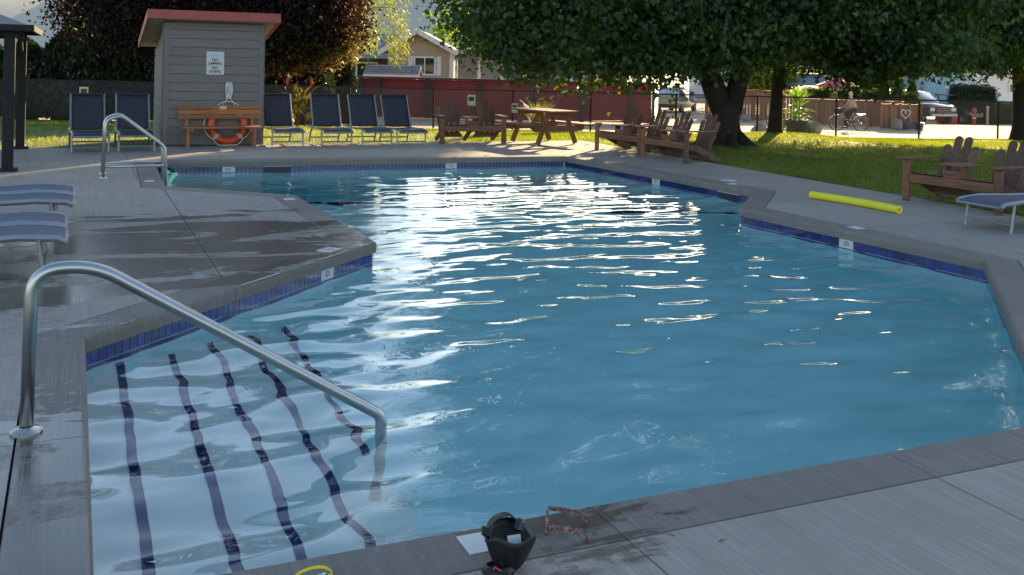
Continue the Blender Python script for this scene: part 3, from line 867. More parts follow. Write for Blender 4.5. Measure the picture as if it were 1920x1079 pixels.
o = Tloc(fastmesh('sun_tinted_foliage', leaf_array(pts_, MAPLE_LEAF, 0.13, r1), 6, M['bronze'], tree)); o['label'] = 'bronze and yellow-green leaves low on the right of the purple crown, tinted as if backlit'
# feathery pale tree left of the house
bx, by = -8.3, 50.0
tree = thing('feathery_tree', 'pale yellow-green feathery tree hanging beside the cream house gable', 'tree', C3(bx, by, -1))
mb = MB(); B = lambda x, z, y=by: C3(x, y, z)
mb.tube([B(bx, -1.2), B(bx, 1), B(bx + 0.2, 4), B(bx + 0.1, 8)], [0.25, 0.2, 0.14, 0.04], 8)
Tloc(mb.build('trunk', M['bark'], tree, smooth=True))
P = []; cl = []
for k in range(230):
    a = r1.uniform(0, 6.28); rr = r1.uniform(0.2, 3.2); z0 = r1.uniform(2.4, 8.0)
    x, y = bx + math.cos(a) * rr, by + math.sin(a) * rr * 0.8; L = r1.uniform(0.6, 2.0)
    cl.append((x, y, z0))
    for q in range(70):
        s = r1.random(); p = C3(x + r1.normal(0, 0.12) + 0.25 * s * math.cos(a), y + r1.normal(0, 0.12), z0 - s * L + r1.normal(0, 0.05)); P.append(p)
mb = MB(); limbs_to(mb, B(bx + 0.15, 3.4), cl, r1, 60, 0.05, 0.5); Tloc(mb.build('limbs', M['bark'], tree, smooth=True))
Tloc(fastmesh('crown', leaf_array(np.array(P), NARROW_LEAF, 0.20, r1, 0.3, 1.5), 4, M['willow'], tree))
# sunlit trees beyond the road
for (x, y, h, w, lab) in [(15.2, 60, 2.6, 1.7, 'sunlit bright green tree seen between the two maple trunks'), (21.6, 63, 2.3, 1.4, 'sunlit bright green tree behind the red parasol'),
                          (5.2, 66, 5.5, 3.5, 'green tree behind the long cream annex'), (30, 78, 6.5, 4.5, 'tall green tree behind the white trailers'), (-2, 80, 7.5, 5, 'tall green tree far behind the cream house'),
                          (17, 84, 8, 5, 'tall tree far behind the grey canopy roof'), (-24, 62, 5.0, 3.5, 'dark green tree far left behind the hedge'), (9.5, 88, 6.5, 4.5, 'tree far behind the silver car')]:
    tr_ = thing('broadleaf_tree', lab, 'tree', C3(x, y, -1.6), group='trees beyond the road')
    mb = MB().tube([C3(x, y, -1.8), C3(x, y, h * 0.4), C3(x + 0.1, y, h)], [0.2, 0.15, 0.04], 8); Tloc(mb.build('trunk', M['bark'], tr_))
    pts_, cl = crown_points([(x, y, h * 0.62, w, w, h * 0.55, 1), (x - w * 0.4, y - 0.5, h * 0.4, w * 0.7, w * 0.7, h * 0.35, 0.6), (x + w * 0.4, y - 0.4, h * 0.45, w * 0.6, w * 0.7, h * 0.35, 0.6)], 9000, r1, 0.3, 30, 0.45)
    Tloc(fastmesh('crown', leaf_array(pts_, OVAL_LEAF, 0.32, r1), 4, M['brightleaf'], tr_))

# unseen tall pine, added beyond the road to shade the left deck
bx, by = 14.0, 62.0
tree = thing('added_shade_pine', 'unseen tall pine added behind the forked maple to shade the left deck', 'tree', C3(bx, by, -1.5))
mb = MB().tube([C3(bx, by, -1.8), C3(bx, by, 6), C3(bx, by, 13), C3(bx, by, 20.5)], [0.34, 0.28, 0.2, 0.04], 10)
pts_, cl = crown_points([(bx, by, 16.8, 1.75, 1.75, 3.4, 1), (bx - 0.5, by, 15.2, 1.3, 1.6, 1.6, 0.4), (bx + 0.5, by, 15.0, 1.3, 1.6, 1.6, 0.4)], 26000, r1, 0.35, 40, 0.1)
limbs_to(mb, C3(bx, by, 14), cl, r1, 26, 0.07, 0.1); Tloc(mb.build('trunk', M['bark'], tree, smooth=True))
Tloc(fastmesh('crown', leaf_array(pts_, SPRAY, 0.42, r1, 0.2, 0.0), 4, M['cedar_green'], tree))

# ------------------------------------------------------------------ hedges and conifers
def cone_conifer(name, label, xc, yc, z0, h, w, n, mat, group=None, size=0.22, power=1.0):
    th = thing(name, label, 'conifer', C3(xc, yc, z0), group=group)
    s = r1.random(n) ** (0.85 if power < 2 else 0.7); a = r1.uniform(0, 6.28, n); rad = w * np.clip((1 - s ** power) ** 0.8 * 1.05, 0.03, None) * np.clip(0.5 + s * 5, 0, 1) * r1.uniform(0.75, 1.05, n) * (1 + 0.10 * np.sin(a * 5 + s * 9))
    p = np.stack([xc + rad * np.cos(a), yc + rad * np.sin(a), z0 + s * h], 1)
    X = np.stack([CA * p[:, 0] + SA * p[:, 1], -SA * p[:, 0] + CA * p[:, 1], p[:, 2]], 1)
    Tloc(fastmesh('crown', leaf_array(X, SPRAY, size, r1, 0.2, -1.6), 4, mat, th))
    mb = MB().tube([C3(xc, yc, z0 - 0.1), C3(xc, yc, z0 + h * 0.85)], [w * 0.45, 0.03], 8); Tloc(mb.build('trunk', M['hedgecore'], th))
    return th
def box_hedge(name, label, xc0, xc1, yc0, yc1, z0, z1, n, mat, rnd=0.2, size=0.12, group=None):
    th = thing(name, label, 'hedge', C3((xc0 + xc1) / 2, (yc0 + yc1) / 2, z0), group=group)
    mb = MB(); cx_, cy_ = (xc0 + xc1) / 2, (yc0 + yc1) / 2
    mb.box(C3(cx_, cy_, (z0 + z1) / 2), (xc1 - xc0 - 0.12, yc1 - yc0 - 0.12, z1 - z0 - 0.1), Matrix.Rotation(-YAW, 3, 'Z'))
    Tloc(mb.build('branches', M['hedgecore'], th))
    p = r1.uniform(0, 1, (n, 3)); f = r1.choice(5, n, p=[0.34, 0.1, 0.13, 0.13, 0.3])
    p[f == 0, 1] = 0; p[f == 1, 1] = 1; p[f == 2, 0] = 0; p[f == 3, 0] = 1; p[f == 4, 2] = 1
    q = np.stack([xc0 + p[:, 0] * (xc1 - xc0), yc0 + p[:, 1] * (yc1 - yc0), z0 + p[:, 2] * (z1 - z0)], 1)
    ctr = np.array([cx_, cy_, z0 + (z1 - z0) * 0.4]); dd = q - ctr; ext = np.array([(xc1 - xc0) / 2, (yc1 - yc0) / 2, (z1 - z0) * 0.6])
    m = (np.abs(dd) / ext); cor = np.clip(np.sort(m, 1)[:, 1] - 0.75, 0, 1)
    q = ctr + dd * (1 - rnd * cor[:, None]) + r1.normal(0, 0.05, (n, 3)) * (1 + np.sin(q[:, :1] * 6))
    X = np.stack([CA * q[:, 0] + SA * q[:, 1], -SA * q[:, 0] + CA * q[:, 1], q[:, 2]], 1)
    Tloc(fastmesh('foliage', leaf_array(X, SPRAY, size, r1, 0.3, -0.6), 4, mat, th))
    return th
hx = -23.5; k = 0
names = ['at the far left behind the gazebo', 'behind the gazebo posts', 'just right of the gazebo posts', 'left of the fence notice', 'behind the fence notice', 'behind the two left loungers', 'beside the shed left wall', 'hidden mostly by the shed', 'behind the shed right side']
for k in range(12):
    x = -22.0 + k * 1.30
    lab = 'tall dark cedar in the hedge ' + ['beyond the gazebo, outermost', 'beyond the gazebo, second from the end', 'between the gazebo posts', 'just right of the gazebo posts', 'left of the notice on the fence', 'above the left navy lounger', 'behind the notice on the fence', 'above the right one of the two left loungers', 'next to the shed left wall', 'mostly hidden by the shed', 'just right of the shed', 'behind the red-leaved canna'][k]
    cone_conifer('cedar', lab, x, 37.0 + 0.3 * math.sin(k * 2.1), -0.75, 2.95 + 0.22 * math.sin(k * 1.9), 1.05, 11000, M['cedar_green'], 'cedars of the dark hedge', 0.22, 3.0)
cone_conifer('cedar', 'small dark cedar at the left end of the red wall', -7.15, 42.5, -0.95, 3.0, 0.75, 6000, M['cedar_green'], None, 0.2)
cone_conifer('cedar', 'dark cedar just left of the red wall, second from its end', -8.5, 42.2, -0.95, 2.8, 0.8, 6000, M['cedar_green'], None, 0.2)

# ------------------------------------------------------------------ chain-link fence
RZ = Matrix.Rotation(-YAW, 3, 'Z')
def fence_run(label, xa, xb, posts, ztop=0.83, zb=-0.44):
    th = thing('chain_link_fence', label, 'fence', C3((xa + xb) / 2, fence_y((xa + xb) / 2), zb))
    for x in posts:
        Tloc(MB().tube([C3(x, fence_y(x), zb - 0.1), C3(x, fence_y(x), ztop + 0.03)], 0.03, 8).build('post', M['black'], th, smooth='auto'))
    Tloc(MB().tube([C3(xa, fence_y(xa), ztop), C3(xb, fence_y(xb), ztop)], 0.022, 8).build('top_rail', M['black'], th, smooth='auto'))
    mb = MB(); H_ = ztop - zb; step = 0.085; x = xa - H_
    w = 0.0052
    def P_(x, s, dy): return C3(x, fence_y(x) - dy, zb + s)
    while x < xb:
        for sgn in (1, -1):
            # straight diagonal run of one wire, clipped to the panel
            s0, s1 = 0.0, H_ + 0.03
            x0, x1 = (x, x + s1) if sgn > 0 else (x + s1, x)
            lo, hi = max(min(x0, x1), xa), min(max(x0, x1), xb)
            if hi - lo > 0.02:
                if sgn > 0: a, b = (lo, lo - x), (hi, hi - x)
                else: a, b = (hi, s1 - (hi - x)), (lo, s1 - (lo - x))
                pa, pb = P_(a[0], a[1], 0.02 + 0.004 * sgn), P_(b[0], b[1], 0.02 + 0.004 * sgn)
                mb.tube([pa, pb], w, 3, caps=False)
        x += step
    o = Tloc(mb.build('wire_mesh', M['wire'], th, fix=False)); o['kind'] = 'stuff'
    return th
fence_run('black chain-link fence run from the hedge to the red corrugated wall corner', -23, 5.3, [-22.5, -18.7, -14.3, -11.0, -8.2, -5.25, -2.5, 0.05, 2.55, 5.25])
fence_run('black chain-link fence run along the sunlit road on the right', 5.35, 22, [7.8, 10.25, 12.8, 15.2, 17.8, 20.5], 0.83)
def notice(label, xc, z, w, h, dy=-0.05):
    y = fence_y(xc) + dy
    th = thing('fence_notice', label, 'notice', C3(xc, y, z - h / 2), -YAW, 'paper notices on the fence')
    MB().box((0, 0, h / 2), (w, 0.006, h)).build('board', M['paper'], th)
    MB().box((0, -0.005, h * 0.62), (w * 0.7, 0.003, h * 0.4)).build('picture', M['hedge_green'], th)
notice('small pale notice on the fence between gazebo and shed', -14.1, 0.46, 0.30, 0.36)
notice('pale notice with a green picture above the middle wooden chairs', -1.28, 0.50, 0.25, 0.34)
notice('narrow pale notice on the fence left of the picnic table', 0.12, 0.28, 0.20, 0.30)

# ------------------------------------------------------------------ red corrugated wall
wall = thing('corrugated_wall', 'long red corrugated metal wall with dark posts behind the chain-link fence', 'wall', C3(-0.3, 46.5, -0.98))
wx = [-7.15, -6.3, -3.95, -1.45, 1.0, 3.3, 5.55, 6.6]
wy = lambda x: 46.6 - 0.07 * x
for i, x in enumerate(wx):
    Tloc(MB().box(C3(x, wy(x) - 0.06, -0.02), (0.20 if i < 7 else 0.12, 0.16, 1.92), RZ).build('post', M['wallpost'], wall))
for a, b in zip(wx[:-1], wx[1:]):
    mb = MB(); n = 130; P = []
    for i in range(n + 1):
        z = -0.96 + 1.80 * i / n; d = 0.018 * math.sin(i / n * 1.80 / 0.076 * 6.283)
        P += [C3(a + 0.08, wy(a) + d, z), C3(b - 0.08, wy(b) + d, z)]
    mb.add(P, [(2 * i, 2 * i + 1, 2 * i + 3, 2 * i + 2) for i in range(n)])
    Tloc(mb.build('panel', M['redpanel'], wall, smooth=True, fix=False))
Tloc(MB().beam(C3(-7.3, wy(-7.3) - 0.05, 0.90), C3(6.68, wy(6.6) - 0.05, 0.88), 0.22, 0.09).build('cap_rail', M['wallpost'], wall))
mb = MB(); P = []
for i in range(131):
    z = -0.96 + 1.80 * i / 130; d = 0.018 * math.sin(i / 130 * 1.80 / 0.076 * 6.283)
    P += [C3(6.68 + d, wy(6.6), z), C3(7.3 + d, wy(6.6) + 3.2, z)]
o = mb.add(P, [(2 * i, 2 * i + 1, 2 * i + 3, 2 * i + 2) for i in range(130)]).build('panel', M['whitepaint'], wall, smooth=True, fix=False); Tloc(o); o['label'] = 'pale end panel facing the road'

# ------------------------------------------------------------------ cream house
house = thing('cream_house', 'cream lap-sided house gable with shuttered window above the red wall', 'house', C3(-5.3, 56, -1.2))
def lap(mb, x0, x1, y, z0, z1, pitch, clip=None):
    z = z0
    while z < z1 - 1e-3:
        zt = min(z + pitch, z1)
        a0, b0 = (x0, x1) if clip is None else clip(z); a1, b1 = (x0, x1) if clip is None else clip(zt)
        if b0 - a0 > 0.05:
            mb.add([C3(a0, y - 0.03, z), C3(b0, y - 0.03, z), C3(b1, y, zt), C3(a1, y, zt), C3(a0, y, z), C3(b0, y, z)], [(0, 1, 2, 3), (1, 0, 4, 5)])
        z = zt
gc = lambda z: (-7.0, -3.45) if z <= 2.25 else (-5.35 - 1.65 * (3.22 - z) / 0.97, -5.35 + 1.9 * (3.22 - z) / 0.97)
mb = MB(); lap(mb, 0, 0, 56, -1.2, 3.2, 0.16, gc); Tloc(mb.build('siding', M['cream'], house, fix=False))
mb = MB()
mb.add([C3(-7.0, 56.1, -1.2), C3(-7.0, 64, -1.2), C3(-7.0, 64, 2.3), C3(-7.0, 56.1, 2.3)], [(0, 1, 2, 3)])
mb.add([C3(-3.45, 56.1, -1.2), C3(-3.45, 64, -1.2), C3(-3.45, 64, 2.3), C3(-3.45, 56.1, 2.3)], [(3, 2, 1, 0)])
Tloc(mb.build('side_wall', M['cream'], house))
for sx, ex in ((-1, -7.5), (1, -3.0)):
    pk = C3(-5.35, 55.6, 3.38); pk2 = C3(-5.35, 64.2, 3.38); ev = C3(ex, 55.6, 2.13); ev2 = C3(ex, 64.2, 2.13)
    up = Vector((0, 0, 0.10))
    Tloc(MB().add([pk, pk2, ev2, ev, pk + up, pk2 + up, ev2 + up, ev + up], [(0, 1, 2, 3), (7, 6, 5, 4), (0, 4, 5, 1), (3, 2, 6, 7), (0, 3, 7, 4), (1, 5, 6, 2)]).build('roof_slope', M['shingle_brown'], house))
    Tloc(MB().beam(pk + (C3(0, -0.06, 0.0) - C3(0, 0, 0)), ev + (C3(0, -0.06, 0.0) - C3(0, 0, 0)), 0.06, 0.26).build('barge_board', M['whitepaint'], house))
def window(parent, xc, y, z, w, h, shutters=False, panes=2):
    win = Tloc(MB().box(C3(xc, y - 0.05, z + h / 2), (w + 0.16, 0.08, h + 0.16), RZ).build('window', M['whitepaint'], parent))
    for k in range(panes):
        pw = w / panes
        o = MB().box(C3(xc - w / 2 + pw * (k + 0.5), y - 0.093, z + h / 2), (pw - 0.07, 0.012, h - 0.04), RZ).build('pane', M['glass'], win); o.matrix_parent_inverse = win.matrix_world.inverted() @ Matrix.Translation(-parent.location) if False else Matrix.Identity(4)
    if shutters:
        for s in (-1, 1):
            MB().box(C3(xc + s * (w / 2 + 0.24), y - 0.055, z + h / 2), (0.26, 0.05, h + 0.16), RZ).build('shutter', M['whitepaint'], win)
    return win
window(house, -4.92, 56, 0.98, 1.12, 0.92, True)
Tloc(MB().box(C3(-6.55, 55.94, 1.98), (0.22, 0.06, 0.22), RZ).build('wall_vent', M['whitepaint'], house))
Tloc(MB().box(C3(-3.40, 55.93, 0.55), (0.24, 0.1, 3.5), RZ).build('corner_board', M['whitepaint'], house))
# long glazed annex
annex = thing('glazed_annex', 'long low cream annex with screened bays and white posts beside the house', 'building', C3(2, 57, -1.2))
Tloc(MB().box(C3(1.6, 58.2, 2.3), (10.4, 3.6, 0.16), RZ).build('roof', M['whitepaint'], annex))
Tloc(MB().box(C3(1.6, 57.4, 0.1), (9.4, 0.1, 1.0), RZ).build('wall', M['cream'], annex))
for k in range(8):
    x = -3.2 + k * 1.32
    Tloc(MB().box(C3(x, 57.0, 0.5), (0.13, 0.12, 3.5), RZ).build('post', M['whitepaint'], annex))
    if k < 7: Tloc(MB().box(C3(x + 0.66, 57.1, 1.2), (1.17, 0.02, 2.0), RZ).build('screen', M['screen'], annex))
# small grey shingled roof in front of the house and dark roof at its left
hut = thing('garden_hut', 'small hut with pale grey shingle roof showing above the red wall', 'hut', C3(-6.0, 50, -1))
Tloc(MB().box(C3(-6.0, 50.3, -0.05), (2.4, 1.3, 2.1), RZ).build('wall', M['cream'], hut))
for r_ in range(4):
    for k in range(7):
        w = 2.76 / 7; x = -7.38 + w * (k + 0.5) + (0.1 if r_ % 2 else 0) * (1 if k < 6 else 0)
        t0, t1 = r_ / 4, (r_ + 1) / 4
        a = C3(x, 49.35 + t0 * 0.95, 1.03 + t0 * 0.45 + 0.012); b = C3(x, 49.35 + t1 * 0.95 + 0.05, 1.03 + t1 * 0.45 - 0.006)
        Tloc(MB().beam(a, b, w - 0.01, 0.02).build('shingle', M['shingle'], hut))
mb = MB(); mb.beam(C3(-6, 49.38, 0.98), C3(-6, 50.32, 1.44), 2.8, 0.05); mb.beam(C3(-6, 50.34, 1.44), C3(-6, 51.3, 0.98), 2.8, 0.05)
Tloc(mb.build('roof', M['shingle'], hut)); Tloc(MB().box(C3(-6, 49.34, 0.96), (2.8, 0.03, 0.12), RZ).build('fascia', M['whitepaint'], hut))
dark = thing('neighbour_house', 'house with dark grey roof half hidden behind the purple maple', 'house', C3(-10, 62, -1.3))
Tloc(MB().box(C3(-10.5, 64, 0.2), (6, 5, 3.2), RZ).build('wall', M['brownwall'], dark))
Tloc(MB().prism([(-3.6, 0), (3.6, 0), (0, 1.6)], Matrix.Translation(C3(-10.5, 64, 1.8)) @ Matrix.Rotation(-YAW, 4, 'Z') @ Matrix.Rotation(R(90), 4, 'Z'), 6.6).build('roof', M['greyroof'], dark))
window(dark, -9.0, 61.48, 0.6, 1.2, 0.9)

# ------------------------------------------------------------------ far side of the road
def board_fence(label, xa, ya, xb, yb, z0, z1, n):
    th = thing('board_fence', label, 'fence', C3((xa + xb) / 2, (ya + yb) / 2, z0))
    w = math.hypot(xb - xa, yb - ya) / n; ang = -YAW + math.atan2(yb - ya, xb - xa)
    me = None
    for k in range(n):
        f = (k + 0.5) / n
        if me is None: me = MB().box((0, 0, (z1 - z0) / 2), (w - 0.012, 0.022, z1 - z0)).build('board', M['fencewood'], th, bevel=0.004); o = me
        else: o = me.copy(); col.objects.link(o); o.parent = th
        o.matrix_parent_inverse = Matrix.Translation(-th.location)
        o.location = C3(xa + (xb - xa) * f, ya + (yb - ya) * f, z0 + 0.006 * math.sin(k * 7.7)); o.rotation_euler = (0, 0, ang)
    Tloc(MB().beam(C3(xa, ya - 0.03, z1 + 0.02), C3(xb, yb - 0.03, z1 + 0.02), 0.12, 0.05).build('cap_rail', M['fencewood'], th))
    for k in range(0, n + 1, max(1, n // 4)):
        f = k / n; Tloc(MB().box(C3(xa + (xb - xa) * f, ya + (yb - ya) * f - 0.04, (z0 + z1) / 2 + 0.03), (0.11, 0.11, z1 - z0 + 0.1), RZ).build('post', M['fencewood'], th))
    return th
board_fence('taller reddish board fence left of and behind the slim maple trunk', 10.4, 53, 15.4, 51.5, -1.06, 0.50, 34)
board_fence('low reddish board fence behind the cyclist', 14.3, 49.6, 19.0, 48.0, -1.02, 0.20, 30)
board_fence('short board fence with the heart ornament near the black pickup', 17.55, 47.0, 19.3, 47.0, -1.02, 0.10, 12)
# heart-shaped wreath
th = thing('heart_wreath', 'pale heart-shaped wreath hanging on the short board fence', 'ornament', C3(18.65, 46.9, -0.40), -YAW)
pp = [(0.16 * math.sin(a) ** 3 * 1.3, 0, 0.013 * 1.3 * (13 * math.cos(a) - 5 * math.cos(2 * a) - 2 * math.cos(3 * a) - math.cos(4 * a)) * 0.9 + 0.1) for a in np.linspace(0, 2 * math.pi, 40)]
MB().tube(pp, 0.03, 6).build('ring', M['rope'], th, smooth=True)
MB().lathe([(0.001, -0.05), (0.05, -0.03), (0.06, 0.02), (0.001, 0.05)], 10, (0, -0.03, 0.12)).build('bow', M['whitepaint'], th, smooth=True)
box_hedge('clipped_hedge', 'low clipped hedge left of the red parasol pole', 15.7, 16.9, 52.5, 53.6, -1.0, 0.55, 5000, M['hedge_green'], size=0.13, group='clipped hedges by the road')
box_hedge('clipped_hedge', 'clipped yellow-green hedge behind the cyclist head', 17.1, 19.25, 51.2, 52.2, -1.0, 0.55, 7000, M['hedge_green'], size=0.13, group='clipped hedges by the road')
box_hedge('clipped_hedge', 'rounded little hedge in front of the three cedars', 19.4, 20.5, 49.8, 50.6, -1.0, 0.45, 4000, M['hedge_green'], 0.5, 0.12, group='clipped hedges by the road')
box_hedge('clipped_hedge', 'large dark rounded block hedge right of the pickup', 27.3, 29.6, 60.5, 62, -1.5, 0.75, 12000, M['cedar_green'], 0.3, 0.14, group='clipped hedges by the road')
box_hedge('clipped_hedge', 'low grey-green hedge at the far right beside the block hedge', 29.9, 31.6, 62, 63.5, -1.6, -0.3, 6000, M['hedge_green'], 0.4, 0.16, group='clipped hedges by the road')
for k, (x, h, lab) in enumerate([(19.35, 2.35, 'left one of three pointed cedars behind the short board fence'), (20.1, 2.3, 'middle one of three pointed cedars behind the short board fence'), (20.85, 2.05, 'right one of three pointed cedars, next to the pickup')]):
    cone_conifer('pointed_cedar', lab, x, 51.6, -1.0, h, 0.52, 5000, M['hedge_green'], 'three pointed cedars by the road', 0.18)
# pale blue cabin, brown house, trailers
th = thing('blue_cabin', 'plain pale blue cabin wall hanging above the pickup', 'building', C3(26.3, 66, -1.6))
Tloc(MB().box(C3(29.0, 68, 0.9), (3.0, 4, 4.2), RZ).build('wall', M['rvblue'], th)); Tloc(MB().box(C3(29.0, 68, 3.05), (3.3, 4.4, 0.14), RZ).build('roof', M['greyroof'], th)); window(th, 29.9, 65.98, 0.4, 0.7, 0.6)
th = thing('brown_house', 'brown house with a pale roof edge and open timber porch', 'house', C3(23.5, 72, -1.6))
Tloc(MB().box(C3(25.4, 74, 0.4), (3.8, 4, 4.0), RZ).build('wall', M['brownwall'], th)); Tloc(MB().box(C3(25.2, 73.2, 2.2), (4.8, 6.4, 0.22), RZ).build('roof', M['shingle_brown'], th))
Tloc(MB().beam(C3(25.0, 70.6, 1.9), C3(27.4, 70.6, 0.3), 0.14, 0.16).build('stair_rail', M['screen'], th)); Tloc(MB().beam(C3(24.8, 70.5, 1.2), C3(27.2, 70.5, -0.4), 0.14, 0.16).build('stair_rail', M['screen'], th))
window(th, 24.6, 71.98, 0.6, 1.2, 1.0)
for i, (x, y, w, lab) in enumerate([(36.0, 72, 5.5, 'long white trailer at the far right behind the hedges'), (16.2, 70, 6.5, 'white trailer behind the grey canopy roof')]):
    th = thing('trailer', lab, 'trailer', C3(x, y, -1.7), group='parked white trailers')
    Tloc(MB().box(C3(x, y + 1.3, 0.55), (w, 2.5, 2.9), RZ).build('body', M['rvwhite'], th, bevel=0.18))
    for q in (-0.3, 0.1, 0.32): window(th, x + q * w, y + 0.06, 0.35, 0.8, 0.55, panes=1)
    Tloc(MB().box(C3(x + w * 0.22, y + 0.03, 0.15), (0.7, 0.05, 1.7), RZ).build('door', M['whitepaint'], th)); Tloc(MB().box(C3(x, y + 0.03, -0.45), (w * 0.98, 0.03, 0.1), RZ).build('stripe', M['brownwall'], th))
    for q in (-0.12, 0.0): Tloc(MB().lathe([(0.0, -0.1), (0.33, -0.1), (0.33, 0.1), (0, 0.1)], 16, C3(x + q * w, y + 0.1, -1.35), Matrix.Rotation(-YAW, 3, 'Z') @ Matrix.Rotation(R(90), 3, 'X')).build('wheel', M['tyre'], th))
    Tloc(MB().box(C3(x + w * 0.05, y - 0.4, 1.75), (w * 0.6, 0.9, 0.05), RZ).build('awning', M['redtrim'] if i == 0 else M['greyroof'], th))
# grey canopy roof
th = thing('canopy', 'grey two-tier metal canopy roof beyond the potted plant', 'canopy', C3(17.0, 60, -1.4))
def pyr(mb, x, y, z0, z1, w, d, top=0.0):
    mb.add([C3(x - w, y - d, z0), C3(x + w, y - d, z0), C3(x + w, y + d, z0), C3(x - w, y + d, z0), C3(x - w * top, y - d * top, z1), C3(x + w * top, y - d * top, z1), C3(x + w * top, y + d * top, z1), C3(x - w * top, y + d * top, z1)], [(3, 2, 1, 0), (4, 5, 6, 7), (0, 1, 5, 4), (1, 2, 6, 5), (2, 3, 7, 6), (3, 0, 4, 7)])
mb = MB(); pyr(mb, 18.0, 60, 0.75, 1.42, 2.3, 2.0, 0.28); Tloc(mb.build('roof', M['greyroof'], th))
mb = MB(); pyr(mb, 18.0, 60, 1.46, 1.68, 0.8, 0.8, 0.05); Tloc(mb.build('top_vent', M['greyroof'], th))
for sx in (-1, 1):
    for sy in (-1, 1): Tloc(MB().box(C3(18.0 + sx * 2.1, 60 + sy * 1.8, -0.4), (0.12, 0.12, 2.3), RZ).build('post', M['wallpost'], th))
# red parasol
th = thing('parasol', 'faded red open parasol beyond the cyclist', 'parasol', C3(18.5, 56.2, -1.3))
mb = MB(); n = 8; P = [C3(18.5, 56.2, 1.30)]
for k in range(n):
    a = 2 * math.pi * k / n + 0.2; P.append(C3(18.5 + 1.3 * math.cos(a), 56.2 + 1.3 * math.sin(a), 0.80))
for k in range(n):
    a = 2 * math.pi * k / n + 0.2; P.append(C3(18.5 + 1.3 * math.cos(a), 56.2 + 1.3 * math.sin(a), 0.74))
mb.add(P, [(0, 1 + k, 1 + (k + 1) % n) for k in range(n)] + [(1 + k, 9 + k, 9 + (k + 1) % n, 1 + (k + 1) % n) for k in range(n)])
Tloc(mb.build('canopy', M['umbrella'], th, fix=False)); Tloc(MB().tube([C3(18.5, 56.2, -1.3), C3(18.5, 56.2, 1.36)], 0.03, 8).build('pole', M['whitepaint'], th))
for k in range(n):
    a = 2 * math.pi * k / n + 0.2; Tloc(MB().tube([C3(18.5, 56.2, 1.26), C3(18.5 + 1.27 * math.cos(a), 56.2 + 1.27 * math.sin(a), 0.78)], 0.012, 5).build('rib', M['whitepaint'], th))

# ------------------------------------------------------------------ vehicles
def wheel(parent, x, y, r_, w=0.22):
    Mx = Matrix.Rotation(R(90), 3, 'Y')
    o = MB().lathe([(r_ * 0.62, -w / 2), (r_ * 0.95, -w / 2), (r_, -w * 0.3), (r_, w * 0.3), (r_ * 0.95, w / 2), (r_ * 0.62, w / 2)], 24, (x, y, r_), Mx).build('wheel', M['tyre'], parent, smooth='auto')
    mb = MB().lathe([(0.0, 0), (r_ * 0.2, 0.01), (r_ * 0.62, -0.02), (r_ * 0.64, 0.02)], 20, (x + math.copysign(w * 0.42, x), y, r_), Mx)
    for k in range(5):
        a = k * 1.2566; mb.beam((x + math.copysign(w * 0.46, x), y, r_), (x + math.copysign(w * 0.46, x), y + math.cos(a) * r_ * 0.6, r_ + math.sin(a) * r_ * 0.6), 0.02, 0.08, (1, 0, 0))
    mb.build('rim', M['rim'], o)
def loft(stations, mat, name, parent, bevel=0.0):
    """stations: (y, [(half width, z) from sill up to roof centre])"""
    mb = MB(); P = []; F = []
    k = len(stations[0][1])
    for y, s in stations:
        P += [(-w, y, z) for w, z in s] + [(w, y, z) for w, z in reversed(s)]
    m = 2 * k
    for i in range(len(stations) - 1):
        for j in range(m): F.append((i * m + j, i * m + (j + 1) % m, (i + 1) * m + (j + 1) % m, (i + 1) * m + j))
    F.append(tuple(range(m))); F.append(tuple((len(stations) - 1) * m + j for j in range(m - 1, -1, -1)))
    return mb.add(P, F).build(name, mat, parent, smooth='auto')
# local axes: y forward (nose at +y), x right
suv = thing('parked_suv', 'silver suv parked on the road beyond the fence, seen from behind', 'car', C3(12.15, 73.0, -1.62), -YAW - R(28))
loft([(-2.40, [(0.80, 0.45), (0.92, 0.62), (0.95, 0.95), (0.93, 1.05)]), (-2.25, [(0.86, 0.32), (0.98, 0.62), (0.98, 1.0), (0.95, 1.10)]), (0.7, [(0.88, 0.30), (0.99, 0.6), (0.98, 1.0), (0.92, 1.12)]), (1.4, [(0.88, 0.30), (0.98, 0.6), (0.95, 0.98), (0.86, 1.06)]), (2.2, [(0.84, 0.32), (0.93, 0.55), (0.88, 0.86), (0.75, 0.95)]), (2.45, [(0.7, 0.4), (0.78, 0.5), (0.72, 0.75), (0.6, 0.8)])], M['carsilver'], 'body', suv)
loft([(-2.22, [(0.90, 1.05), (0.84, 1.2), (0.80, 1.24)]), (-1.75, [(0.90, 1.06), (0.74, 1.66), (0.64, 1.74)]), (-0.6, [(0.91, 1.08), (0.75, 1.70), (0.66, 1.79)]), (0.4, [(0.9, 1.09), (0.72, 1.62), (0.62, 1.70)]), (1.25, [(0.84, 1.05), (0.74, 1.10), (0.66, 1.12)])], M['carsilver'], 'cabin', suv)
MB().add([(-0.70, -2.18, 1.20), (0.70, -2.18, 1.20), (0.58, -1.84, 1.62), (-0.58, -1.84, 1.62)], [(0, 1, 2, 3)]).build('rear_window', M['glass'], suv, fix=False)
